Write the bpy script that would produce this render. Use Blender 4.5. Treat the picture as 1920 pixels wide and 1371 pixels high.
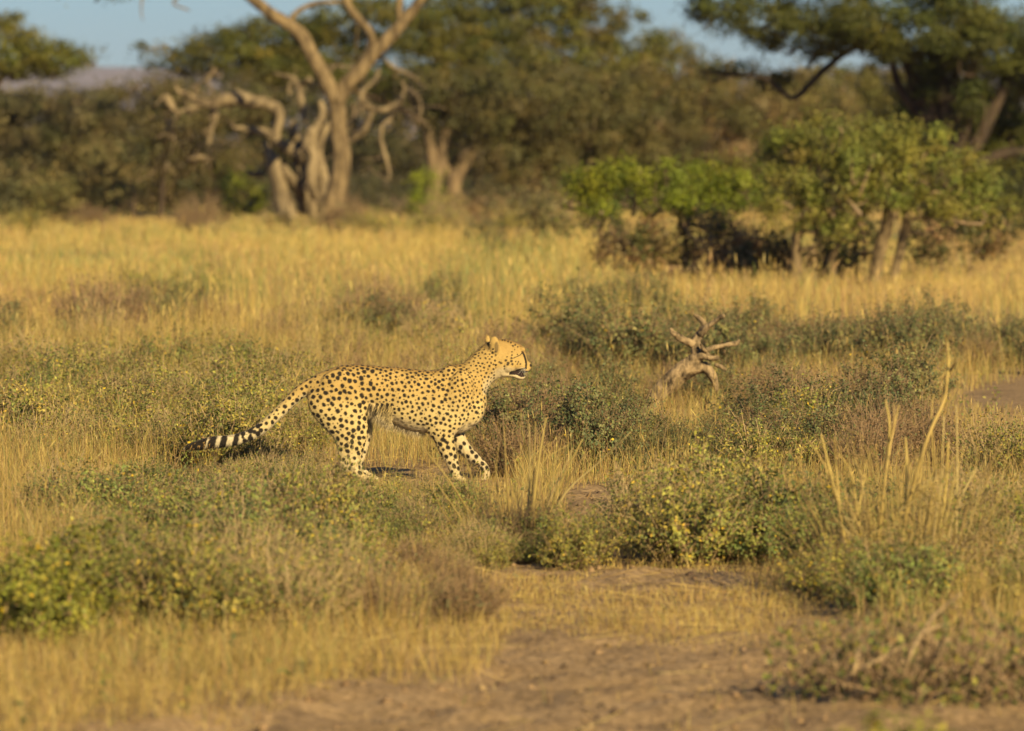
import bpy, bmesh, math
import numpy as np
from mathutils import Vector

# ------------------------------------------------------------------ camera, sky, sun, exposure
for o in list(bpy.data.objects):
    bpy.data.objects.remove(o)
SC = bpy.context.scene
COL = SC.collection
F = 12800.0            # focal length in photograph pixels (1920 wide)
CAMH = 2.03            # eye height: standing in an open vehicle
HORIZON = 250.0        # photograph row of the horizon
DIST = 40.0            # distance to the cheetah

cam_data = bpy.data.cameras.new('camera')
cam = bpy.data.objects.new('camera', cam_data)
COL.objects.link(cam)
cam_data.sensor_width = 36.0
cam_data.lens = F / 1920.0 * 36.0
cam_data.clip_start = 0.5
cam_data.clip_end = 20000.0
cam.location = (0, 0, CAMH)
cam.rotation_euler = (math.pi / 2 - math.atan((685.5 - HORIZON) / F), 0, 0)
cam_data.dof.use_dof = True
cam_data.dof.focus_distance = DIST
cam_data.dof.aperture_fstop = 4.0
cam_data.dof.aperture_blades = 9
SC.camera = cam

SUN_AZ = math.radians(31.0)      # behind the camera, off to its right
SUN_EL = math.radians(26.0)
world = bpy.data.worlds.new('World')
SC.world = world
world.use_nodes = True
wn = world.node_tree.nodes
sky = wn.new('ShaderNodeTexSky')
sky.sky_type = 'NISHITA'
sky.sun_disc = False
sky.sun_elevation = SUN_EL
sky.sun_rotation = math.pi - SUN_AZ
sky.air_density = 0.98
sky.dust_density = 0.2
sky.ozone_density = 10.0
bg = wn['Background']
bg.inputs['Strength'].default_value = 0.055
world.node_tree.links.new(sky.outputs[0], bg.inputs[0])

sun_data = bpy.data.lights.new('sun', 'SUN')
sun_data.energy = 5.0
sun_data.angle = math.radians(0.5)
sun_data.color = (1.0, 0.80, 0.44)
sun = bpy.data.objects.new('sun', sun_data)
COL.objects.link(sun)
sd = Vector((math.sin(SUN_AZ) * math.cos(SUN_EL), -math.cos(SUN_AZ) * math.cos(SUN_EL), math.sin(SUN_EL)))
sun.rotation_euler = sd.to_track_quat('Z', 'Y').to_euler()
sun.location = (20, -20, 20)

SC.view_settings.view_transform = 'Standard'
SC.view_settings.look = 'None'
SC.view_settings.gamma = 1.0
SC.view_settings.exposure = 0.7
SC.view_settings.use_curve_mapping = False
SC.render.engine = 'CYCLES'
SC.cycles.max_bounces = 4
SC.cycles.diffuse_bounces = 1
SC.cycles.transmission_bounces = 3
SC.cycles.glossy_bounces = 2
SC.cycles.volume_bounces = 0
SC.cycles.use_denoising = True

# ------------------------------------------------------------------ helpers
RNG = np.random.default_rng(7)

def P(px, py, Y):
    """world point seen at a photograph pixel, at distance Y"""
    s = (685.5 - HORIZON) / F
    c = 1.0 / math.sqrt(1 + s * s)
    sn = s * c
    k = (685.5 - py) / F
    ry = c + sn * k
    rz = -sn + c * k
    t = Y / ry
    return np.array([(px - 960.0) / F * t, Y, CAMH + rz * t])

def gdist(py):
    return F * CAMH / (py - HORIZON)

def pix(x, y):
    return 960.0 + F * x / y, HORIZON + F * CAMH / y

def _hash(ix, iy, seed):
    h = (ix.astype(np.int64) * 374761393 + iy.astype(np.int64) * 668265263 + seed * 2147483647) & 0xFFFFFFFF
    h = ((h ^ (h >> 13)) * 1274126177) & 0xFFFFFFFF
    h = h ^ (h >> 16)
    return (h & 0xFFFF) / 65535.0

def vnoise(x, y, seed=0):
    x = np.asarray(x, float); y = np.asarray(y, float)
    ix = np.floor(x); iy = np.floor(y)
    fx = x - ix; fy = y - iy
    fx = fx * fx * (3 - 2 * fx); fy = fy * fy * (3 - 2 * fy)
    a = _hash(ix, iy, seed); b = _hash(ix + 1, iy, seed)
    c = _hash(ix, iy + 1, seed); d = _hash(ix + 1, iy + 1, seed)
    return (a * (1 - fx) + b * fx) * (1 - fy) + (c * (1 - fx) + d * fx) * fy

def fbm(x, y, seed=0, oct=3):
    s = 0.0; a = 0.5; t = 0.0
    for k in range(oct):
        s = s + a * vnoise(x * 2 ** k, y * 2 ** k, seed + k * 17)
        t += a; a *= 0.5
    return s / t

def sstep(a, b, x):
    t = np.clip((x - a) / (b - a), 0, 1)
    return t * t * (3 - 2 * t)

def track_edge(px):
    return np.interp(px, [-900, 0, 300, 600, 860, 950, 1100, 1500, 1920, 2700],
                     [1500, 1400, 1350, 1298, 1275, 1198, 1193, 1205, 1222, 1240])

def bare_mask(x, y):
    """1 where the soil is bare: the track, and patches of sand"""
    px, py = pix(x, np.maximum(y, 5.0))
    n = (fbm(x * 1.7, y * 0.8, 3) - 0.5)
    m = sstep(-6, 22, py - track_edge(px) + n * 60)
    def patch(cx, cy, rx, ry):
        r = np.sqrt(((px - cx) / rx) ** 2 + ((py - cy) / ry) ** 2) + n * 0.9
        return 1 - sstep(0.75, 1.1, r)
    m = np.maximum(m, patch(1120, 965, 75, 60))
    m = np.maximum(m, patch(1930, 738, 125, 30))
    m = np.maximum(m, patch(1000, 1060, 120, 28) * 0.8)
    m = np.maximum(m, patch(1250, 1090, 160, 22) * 0.7)
    m = np.maximum(m, patch(1480, 675, 60, 10) * 0.8)
    return m

def gz(x, y):
    """ground height"""
    x = np.asarray(x, float); y = np.asarray(y, float)
    near = 1 - sstep(160, 400, y)
    z = (fbm(x * 0.13, y * 0.09, 11) - 0.5) * 0.10 * near
    return z

class MB:
    """collects shapes; build() links them as one mesh object"""
    def __init__(s):
        s.v = []; s.t = []; s.q = []; s.c = []; s.n = 0
    def add(s, v, tri=None, quad=None, col=(0.5, 0.5, 0.5)):
        v = np.asarray(v, np.float64).reshape(-1, 3)
        if tri is not None and len(tri): s.t.append(np.asarray(tri, np.int64) + s.n)
        if quad is not None and len(quad): s.q.append(np.asarray(quad, np.int64) + s.n)
        c = np.asarray(col, np.float64)
        if c.ndim == 1: c = np.tile(c, (len(v), 1))
        s.v.append(v); s.c.append(c[:, :3]); s.n += len(v)
    def mesh(s, name, mat, smooth=False):
        V = np.concatenate(s.v) if s.v else np.zeros((0, 3))
        C = np.concatenate(s.c) if s.c else np.zeros((0, 3))
        T = np.concatenate(s.t) if s.t else np.zeros((0, 3), np.int64)
        Q = np.concatenate(s.q) if s.q else np.zeros((0, 4), np.int64)
        return make_mesh(name, V, T, Q, C, mat, smooth)
    def build(s, name, mat, parent=None, smooth=False, origin=None):
        if origin is not None:
            s.v = [v - np.asarray(origin) for v in s.v]
        me = s.mesh(name, mat, smooth)
        o = bpy.data.objects.new(name, me)
        COL.objects.link(o)
        if parent is not None: o.parent = parent
        if origin is not None and parent is None: o.location = origin
        return o

def make_mesh(name, V, T, Q, C, mat, smooth=False):
    me = bpy.data.meshes.new(name)
    me.vertices.add(len(V))
    me.vertices.foreach_set('co', np.ascontiguousarray(V, np.float32).ravel())
    nl = len(T) * 3 + len(Q) * 4
    me.loops.add(nl)
    me.loops.foreach_set('vertex_index', np.concatenate([T.ravel(), Q.ravel()]).astype(np.int32))
    me.polygons.add(len(T) + len(Q))
    st = np.concatenate([np.arange(len(T)) * 3, len(T) * 3 + np.arange(len(Q)) * 4]).astype(np.int32)
    me.polygons.foreach_set('loop_start', st)
    if smooth:
        me.polygons.foreach_set('use_smooth', np.ones(len(st), bool))
    at = me.attributes.new('Col', 'FLOAT_COLOR', 'POINT')
    at.data.foreach_set('color', np.concatenate([C, np.ones((len(C), 1))], 1).astype(np.float32).ravel())
    me.update(calc_edges=True)
    if mat: me.materials.append(mat)
    return me

def tag(o, label=None, cat=None, group=None, kind=None):
    if label: o['label'] = label
    if cat: o['category'] = cat
    if group: o['group'] = group
    if kind: o['kind'] = kind
    return o

def empty(name, loc, rz=0.0, label=None, cat=None, group=None):
    o = bpy.data.objects.new(name, None)
    o.empty_display_size = 0.2
    COL.objects.link(o)
    o.location = tuple(float(a) for a in loc); o.rotation_euler = (0, 0, rz)
    return tag(o, label, cat, group)

def copy_tree(o, parent=None):
    c = o.copy(); COL.objects.link(c); c.parent = parent
    for ch in o.children:
        copy_tree(ch, c)
    return c

def catmull(pts, k):
    """resample rows of pts, k steps per span"""
    p = np.asarray(pts, float)
    if len(p) < 3 or k <= 1: return p
    e = np.vstack([2 * p[0] - p[1], p, 2 * p[-1] - p[-2]])
    out = []
    for i in range(1, len(e) - 2):
        for j in range(k):
            t = j / k
            out.append(0.5 * ((2 * e[i]) + (-e[i - 1] + e[i + 1]) * t + (2 * e[i - 1] - 5 * e[i] + 4 * e[i + 1] - e[i + 2]) * t * t
                              + (-e[i - 1] + 3 * e[i] - 3 * e[i + 1] + e[i + 2]) * t ** 3))
    out.append(p[-1])
    return np.array(out)

def tube(mb, pts, rad, seg=7, k=3, col=(0.4, 0.3, 0.2), bump=0.0, rng=RNG, colvar=0.0):
    pr = np.concatenate([np.asarray(pts, float), np.asarray(rad, float)[:, None]], 1)
    pr = catmull(pr, k)
    p = pr[:, :3]; r = np.maximum(pr[:, 3], 1e-4)
    n = len(p)
    tan = np.gradient(p, axis=0)
    tan /= np.linalg.norm(tan, axis=1)[:, None] + 1e-9
    ref = np.array([0.3, 0.9, 0.1]); 
    u = np.cross(tan[0], ref)
    if np.linalg.norm(u) < 1e-3: u = np.cross(tan[0], [1, 0, 0])
    u /= np.linalg.norm(u)
    rings = []
    ph = np.arange(seg) / seg * 2 * math.pi
    rb = rng.uniform(-1, 1, seg) * bump
    for i in range(n):
        u = u - tan[i] * np.dot(u, tan[i]); u /= np.linalg.norm(u) + 1e-9
        w = np.cross(tan[i], u)
        rr = r[i] * (1 + rb * 0.6 + rng.uniform(-1, 1, seg) * bump * 0.5)
        rings.append(p[i] + (np.cos(ph) * rr)[:, None] * u + (np.sin(ph) * rr)[:, None] * w)
    V = np.concatenate(rings + [p[:1] - tan[:1] * r[0] * 0.3, p[-1:] + tan[-1:] * r[-1] * 0.5])
    a = np.arange(seg); b = (a + 1) % seg
    Q = np.concatenate([np.stack([i * seg + a, i * seg + b, (i + 1) * seg + b, (i + 1) * seg + a], 1) for i in range(n - 1)])
    T = np.concatenate([np.stack([np.full(seg, n * seg), b, a], 1), np.stack([np.full(seg, n * seg + 1), (n - 1) * seg + a, (n - 1) * seg + b], 1)])
    c = np.tile(np.asarray(col, float), (len(V), 1))
    if colvar: c = c * (1 + rng.uniform(-colvar, colvar, (len(V), 1)))
    mb.add(V, T, Q, c)

# ------------------------------------------------------------------ materials
def new_mat(name):
    m = bpy.data.materials.new(name); m.use_nodes = True
    return m, m.node_tree.nodes, m.node_tree.links

def leaf_mat(name, trans=0.3, rough=0.6, spec=0.25):
    m, n, l = new_mat(name)
    pb = n['Principled BSDF']; out = n['Material Output']
    at = n.new('ShaderNodeAttribute'); at.attribute_name = 'Col'
    oi = n.new('ShaderNodeObjectInfo')
    hsv = n.new('ShaderNodeHueSaturation')
    mr = n.new('ShaderNodeMapRange'); mr.inputs['To Min'].default_value = 0.85; mr.inputs['To Max'].default_value = 1.15
    l.new(oi.outputs['Random'], mr.inputs['Value']); l.new(mr.outputs[0], hsv.inputs['Value'])
    l.new(at.outputs['Color'], hsv.inputs['Color'])
    pb.inputs['Roughness'].default_value = rough
    pb.inputs['Specular IOR Level'].default_value = spec
    l.new(hsv.outputs[0], pb.inputs['Base Color'])
    tr = n.new('ShaderNodeBsdfTranslucent'); l.new(hsv.outputs[0], tr.inputs['Color'])
    mx = n.new('ShaderNodeMixShader'); mx.inputs[0].default_value = trans
    l.new(pb.outputs[0], mx.inputs[1]); l.new(tr.outputs[0], mx.inputs[2])
    l.new(mx.outputs[0], out.inputs['Surface'])
    return m

def bark_mat(name, c1, c2, scale=8.0, stretch=0.25, bump=0.6, dist=0.02, lo=0.36, hi=0.62):
    m, n, l = new_mat(name)
    pb = n['Principled BSDF']
    tc = n.new('ShaderNodeTexCoord'); mp = n.new('ShaderNodeMapping')
    mp.inputs['Scale'].default_value = (1, 1, stretch)
    l.new(tc.outputs['Object'], mp.inputs[0])
    nz = n.new('ShaderNodeTexNoise'); nz.inputs['Scale'].default_value = scale; nz.inputs['Detail'].default_value = 6
    nz.inputs['Roughness'].default_value = 0.65
    l.new(mp.outputs[0], nz.inputs[0])
    cr = n.new('ShaderNodeValToRGB')
    cr.color_ramp.elements[0].position = lo; cr.color_ramp.elements[0].color = (*c2, 1)
    cr.color_ramp.elements[1].position = hi; cr.color_ramp.elements[1].color = (*c1, 1)
    l.new(nz.outputs[0], cr.inputs[0]); l.new(cr.outputs[0], pb.inputs['Base Color'])
    bp = n.new('ShaderNodeBump'); bp.inputs['Strength'].default_value = bump; bp.inputs['Distance'].default_value = dist
    l.new(nz.outputs[0], bp.inputs['Height']); l.new(bp.outputs[0], pb.inputs['Normal'])
    pb.inputs['Roughness'].default_value = 0.85
    pb.inputs['Specular IOR Level'].default_value = 0.2
    return m

M = {}
M['leaf'] = leaf_mat('leaf', 0.18)
M['grass'] = leaf_mat('dry_grass', 0.18, 0.55, 0.3)
M['stem'] = leaf_mat('stem', 0.0, 0.7, 0.2)
M['bark_pale'] = bark_mat('pale_acacia_bark', (0.25, 0.18, 0.092), (0.07, 0.048, 0.026), 6.0, 0.3, 1.0, 0.06)
M['bark_dead'] = bark_mat('weathered_dead_wood', (0.27, 0.205, 0.115), (0.07, 0.05, 0.03), 7.0)
M['bark_dark'] = bark_mat('dark_bark', (0.075, 0.052, 0.034), (0.03, 0.022, 0.016), 6.0)
M['bark_tan'] = bark_mat('tan_bark', (0.22, 0.155, 0.085), (0.10, 0.07, 0.04), 6.0)
M['stump'] = bark_mat('grey_brown_log', (0.38, 0.27, 0.145), (0.035, 0.025, 0.016), 20.0, 0.5, 1.0, 0.03, 0.36, 0.62)

def soil_mat():
    m, n, l = new_mat('sandy_soil')
    pb = n['Principled BSDF']
    tc = n.new('ShaderNodeTexCoord')
    n1 = n.new('ShaderNodeTexNoise'); n1.inputs['Scale'].default_value = 2.3; n1.inputs['Detail'].default_value = 8; n1.inputs['Roughness'].default_value = 0.7
    n2 = n.new('ShaderNodeTexNoise'); n2.inputs['Scale'].default_value = 30; n2.inputs['Detail'].default_value = 5
    l.new(tc.outputs['Object'], n1.inputs[0]); l.new(tc.outputs['Object'], n2.inputs[0])
    c1 = n.new('ShaderNodeValToRGB')
    e = c1.color_ramp.elements
    e[0].position = 0.33; e[0].color = (0.235, 0.158, 0.085, 1)
    e[1].position = 0.68; e[1].color = (0.41, 0.285, 0.155, 1)
    l.new(n1.outputs[0], c1.inputs[0])
    c2 = n.new('ShaderNodeValToRGB')
    e = c2.color_ramp.elements
    e[0].position = 0.35; e[0].color = (0.6, 0.58, 0.55, 1)
    e[1].position = 0.65; e[1].color = (1.1, 1.08, 1.02, 1)
    l.new(n2.outputs[0], c2.inputs[0])
    mx = n.new('ShaderNodeMix'); mx.data_type = 'RGBA'; mx.blend_type = 'MULTIPLY'; mx.inputs[0].default_value = 1
    l.new(c1.outputs[0], mx.inputs[6]); l.new(c2.outputs[0], mx.inputs[7])
    l.new(mx.outputs[2], pb.inputs['Base Color'])
    bp = n.new('ShaderNodeBump'); bp.inputs['Strength'].default_value = 0.8; bp.inputs['Distance'].default_value = 0.02
    l.new(n2.outputs[0], bp.inputs['Height']); l.new(bp.outputs[0], pb.inputs['Normal'])
    pb.inputs['Roughness'].default_value = 0.95
    pb.inputs['Specular IOR Level'].default_value = 0.1
    return m
M['soil'] = soil_mat()
M['hill'] = bark_mat('far_hill_haze_tint', (0.27, 0.235, 0.25), (0.20, 0.175, 0.19), 0.02, 1.0, 0.2, 1.0)  # violet-grey base colour carries part of the distance haze

# ------------------------------------------------------------------ the ground, one sheet to the horizon
def axis_lines(fine0, fine1, step, lo, hi, grow=1.22):
    a = list(np.arange(fine0, fine1, step))
    s = step; v = a[-1]
    while v < hi:
        s *= grow; v += s; a.append(v)
    s = step; v = a[0]; b = []
    while v > lo:
        s *= grow; v -= s; b.append(v)
    return np.array(b[::-1] + a)

def ground_relief(x, y):
    b = bare_mask(x, y)
    z = gz(x, y)
    near = 1 - sstep(45, 62, y)
    lumps = (fbm(x * 5.0, y * 3.5, 23, 4) - 0.5) * 0.085 + (fbm(x * 16, y * 12, 29, 2) - 0.5) * 0.022
    px, py = pix(x, np.maximum(y, 5.0))
    step = -0.05 * sstep(0, 40, py - track_edge(px))        # the worn track lies a little lower
    return z + near * (lumps * (0.45 + 0.75 * b) + step * (y > 15))

gx = axis_lines(-3.4, 3.4, 0.066, -2200, 2200)
gy = axis_lines(21.5, 44.0, 0.066, -60, 4200, 1.06)
X, Yg = np.meshgrid(gx, gy)
Zg = ground_relief(X, Yg)
nx, ny = len(gx), len(gy)
V = np.stack([X.ravel(), Yg.ravel(), Zg.ravel()], 1)
ii = (np.arange(ny - 1)[:, None] * nx + np.arange(nx - 1)[None, :]).ravel()
Q = np.stack([ii, ii + 1, ii + nx + 1, ii + nx], 1)
gm = MB(); gm.add(V, None, Q, (0.3, 0.2, 0.1))
ground = gm.build('ground', M['soil'], smooth=True)
tag(ground, 'sandy brown savanna soil with a worn bare track', None, None, 'structure')
ground['category'] = 'ground'

# low far-off hills on the skyline
def hills():
    mb = MB()
    n = 160; m = 12
    xs = np.linspace(-1500, 1500, n)
    prof = 26 + 16 * fbm(xs * 0.004 + 3, xs * 0 + 2, 5, 4) + 8 * np.exp(-((xs + 330) / 200.0) ** 2)
    V = []
    for j in range(m):
        t = j / (m - 1)
        h = np.sin(t * math.pi) ** 0.8
        yy = 3600 + (t - 0.5) * 900 + 60 * fbm(xs * 0.006, xs * 0 + j, 9, 2)
        V.append(np.stack([xs, yy, prof * h * (0.9 + 0.2 * fbm(xs * 0.02, xs * 0 + j * 1.7, 14, 2)) - 0.5], 1))
    V = np.concatenate(V)
    ii = (np.arange(m - 1)[:, None] * n + np.arange(n - 1)[None, :]).ravel()
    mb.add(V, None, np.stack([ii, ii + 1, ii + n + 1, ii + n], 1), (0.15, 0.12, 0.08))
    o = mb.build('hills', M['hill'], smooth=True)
    tag(o, 'low hazy hills far off beyond the trees', None, None, 'structure'); o['category'] = 'hills'
hills()

# ------------------------------------------------------------------ trees and bushes
def unit(rng, n):
    d = rng.normal(size=(n, 3)); return d / (np.linalg.norm(d, axis=1)[:, None] + 1e-9)

def leaf_frame(rng, n, nrm, spread):
    """two axes in the plane of each leaf; nrm is the way the leaves tend to face"""
    if nrm is None:
        f = unit(rng, n)
    else:
        f = nrm / (np.linalg.norm(nrm, axis=1)[:, None] + 1e-9) + rng.normal(0, spread, (n, 3)); f /= np.linalg.norm(f, axis=1)[:, None] + 1e-9
    u = np.cross(f, unit(rng, n)); u /= np.linalg.norm(u, axis=1)[:, None] + 1e-9
    return u, np.cross(f, u)

def leaf_tris(mb, rng, pos, size, col, nrm=None, spread=0.55):
    """one pointed leaf-clump triangle at each position"""
    n = len(pos)
    u, w = leaf_frame(rng, n, nrm, spread)
    s = (size * rng.uniform(0.55, 1.35, n))[:, None]
    V = np.stack([pos + u * s, pos - u * s * 0.6 + w * s * 0.55, pos - u * s * 0.6 - w * s * 0.55], 1).reshape(-1, 3)
    T = np.arange(n * 3).reshape(-1, 3)
    mb.add(V, T, None, np.repeat(col, 3, 0))

def leaf_quads(mb, rng, pos, size, col, nrm=None, spread=0.6):
    """one diamond-shaped leaf at each position"""
    n = len(pos)
    u, w = leaf_frame(rng, n, nrm, spread)
    s = (size * rng.uniform(0.5, 1.4, n))[:, None]
    V = np.stack([pos - u * s, pos + w * s * 0.55 + u * s * 0.1, pos + u * s, pos - w * s * 0.55 + u * s * 0.1], 1).reshape(-1, 3)
    Q = np.arange(n * 4).reshape(-1, 4)
    mb.add(V, None, Q, np.repeat(col, 4, 0))

def vary(rng, base, n, hue=0.12, val=0.3):
    base = np.asarray(base, float)
    if base.ndim == 1: base = base[None]
    c = base[rng.integers(0, len(base), n)]
    c = c * (1 + rng.uniform(-val, val, (n, 1)))
    c[:, 0] *= 1 + rng.uniform(-hue, hue, n)
    c[:, 2] *= 1 + rng.uniform(-hue, hue, n)
    return np.clip(c, 0.004, 0.9)

def crown(rng, leaf_mb, twig_mb, blobs, cols, leaf=0.06, cover=3.2, sub=0.3, flat=0.6, twig_col=(0.12, 0.085, 0.05), twig_from=None):
    """blobs: (centre, rx, ry, rz) in metres. Each is filled with sub-clumps of leaves, with gaps between"""
    for (C, rx, ry, rz) in blobs:
        area = math.pi * rx * rz
        k = max(8, int(area / (sub * sub) * 1.5))
        d = unit(rng, k)
        rad = rng.uniform(0.25, 1.0, k) ** 0.45
        rad *= 1 + rng.normal(0, 0.10, k)
        sc = C + d * rad[:, None] * np.array([rx, ry, rz])
        leaf_ = leaf * 0.8
        n = int(cover * area / (leaf_ * leaf_ * 0.9) * 1.2)
        pick = rng.integers(0, k, n)
        srad = sub * rng.uniform(0.5, 1.15, k)
        pos = sc[pick] + rng.normal(0, 1, (n, 3)) * srad[pick][:, None] * np.array([0.62, 0.62, 0.62 * flat])
        tone = vary(rng, cols, k, 0.15, 0.28)
        col = tone[pick] * (1 + rng.uniform(-0.25, 0.25, (n, 1)))
        out = (pos - sc[pick]) / srad[pick][:, None] * 0.6 + (pos - C) / np.array([rx, ry, rz]) * 0.8 + np.array([0, 0, 0.25])
        leaf_tris(leaf_mb, rng, pos, leaf_, col, out)
        if twig_mb is not None:
            root = C - np.array([0, 0, rz * 0.9]) if twig_from is None else np.asarray(twig_from)
            for j in rng.choice(k, min(k, max(4, int(k * 0.10))), replace=False):
                mid = root * 0.4 + sc[j] * 0.6 + rng.normal(0, 0.12, 3)
                r0 = 0.012 + 0.012 * rng.random()
                tube(twig_mb, [root + rng.normal(0, 0.1, 3), mid, sc[j]], [r0 * 1.4, r0, r0 * 0.4], 4, 2, twig_col, 0.1, rng, 0.2)

def pblobs(lst, Y, depth=0.8, jitter=0.0, rng=None):
    """blobs given where they are seen at distance Y"""
    out = []
    for b in lst:
        px, py, rx, ry = b[:4]
        dy = b[4] if len(b) > 4 else 0.0
        c = P(px, py, Y + dy)
        k = F / Y
        out.append((c, rx / k, max(rx / k * depth, ry / k), ry / k))
    return out

def make_tree(name, label, cat, base_px, Y, blobs, cols, bark, limbs, leaf=0.06, cover=3.2, sub=0.32, flat=0.6, seed=1,
              twig_col=(0.14, 0.10, 0.06), depth=0.8, group=None, limb_bump=0.2, multi=None):
    rng = np.random.default_rng(seed)
    bx = (base_px - 960) / F * Y
    base = np.array([bx, Y, float(gz(bx, Y))])
    t = empty(name, base, 0, label, cat, group)
    lm, tm, wm = MB(), MB(), MB()
    k = F / Y
    if multi is None: multi = cat == 'bush' or name == 'bushy_tree'
    gpy = HORIZON + F * CAMH / Y
    tms = []
    for L in limbs:
        pts, rad = [], []
        for q in L:
            dy = q[3] if len(q) > 3 else 0.0
            pts.append(P(q[0], q[1], Y + dy)); rad.append(q[2] / k)
        if gpy - 45 < L[0][1] < gpy:           # stems reach down into the soil
            pts.insert(0, P(L[0][0], gpy + 5, Y)); rad.insert(0, L[0][2] / k * 1.15)
        if not tms or (multi and L[0][1] > gpy - 25): tms.append(MB())
        tube(tms[-1], pts, rad, 9, 4, (0.3, 0.22, 0.13), limb_bump, rng)
    if blobs:
        crown(rng, lm, wm, pblobs(blobs, Y, depth), cols, leaf, cover, sub, flat, twig_col)
        lm.v = [v - base for v in lm.v]
        tag(lm.build('crown', M['leaf'], t), kind='stuff')
        wm.v = [v - base for v in wm.v]
        if wm.n: tag(wm.build('twigs', M['stem'], t), kind='stuff')
    for tm in tms:
        tm.v = [v - base for v in tm.v]
        tm.build('stem' if multi else 'trunk', bark, t, smooth=True)
    return t

OLIVE = [(0.105, 0.10, 0.016), (0.085, 0.088, 0.015), (0.13, 0.118, 0.02)]
OLIVE_GREY = [(0.125, 0.108, 0.035), (0.10, 0.09, 0.028), (0.145, 0.12, 0.04)]
GREEN = [(0.175, 0.205, 0.016), (0.21, 0.235, 0.02), (0.12, 0.15, 0.016)]
DARKG = [(0.05, 0.055, 0.016), (0.06, 0.06, 0.02)]
MIDG = [(0.165, 0.17, 0.028), (0.135, 0.14, 0.025), (0.20, 0.18, 0.04)]
BROWN = [(0.19, 0.125, 0.05), (0.15, 0.10, 0.045), (0.22, 0.15, 0.065)]
GREYB = [(0.19, 0.162, 0.07), (0.155, 0.134, 0.055), (0.20, 0.166, 0.065)]

# the living, pale-barked acacia that forks into a V
make_tree('acacia_tree', 'pale-barked acacia whose bare trunk forks into a wide V beside the dead tree', 'tree', 616, 142,
    [(330, -160, 240, 50), (560, -220, 260, 50), (820, -180, 240, 50), (250, -40, 130, 26), (180, -16, 90, 14), (980, -70, 150, 40)],
    OLIVE, M['bark_pale'],
    [[(616, 452, 30), (618, 425, 26), (622, 390, 21), (634, 340, 19), (640, 300, 17), (634, 250, 15.5), (632, 205, 15.5), (629, 175, 15)],
     [(629, 190, 14), (606, 140, 15), (588, 110, 14.5), (566, 68, 13.5), (540, 46, 12.5), (510, 28, 12), (473, -2, 10.5), (430, -40, 9), (360, -90, 6)],
     [(632, 195, 13), (648, 160, 14), (670, 138, 13.5), (700, 100, 13), (735, 66, 11.5), (760, 36, 10), (783, 8, 9), (810, -40, 8), (830, -100, 5)],
     [(690, 112, 7), (697, 74, 7.5), (690, 56, 7), (676, 40, 7), (655, 14, 7), (640, -20, 6), (600, -120, 4)],
     [(752, 46, 5), (748, 20, 6), (750, -20, 5), (745, -70, 3)],
     [(592, 452, 12, -0.3), (600, 432, 13, -0.25), (612, 400, 12, -0.1), (624, 370, 9)],
     [(540, 46, 5), (560, 20, 4.5), (600, 5, 4), (640, 4, 3), (680, -12, 2)],
     [(430, -40, 5), (350, -14, 3), (325, 6, 2.2), (355, 20, 1.4)],
     [(360, -90, 4), (280, -30, 3), (265, 12, 1.6), (268, 40, 0.8)]],
    leaf=0.06, cover=0.9, sub=0.35, seed=11, depth=0.7)

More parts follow.
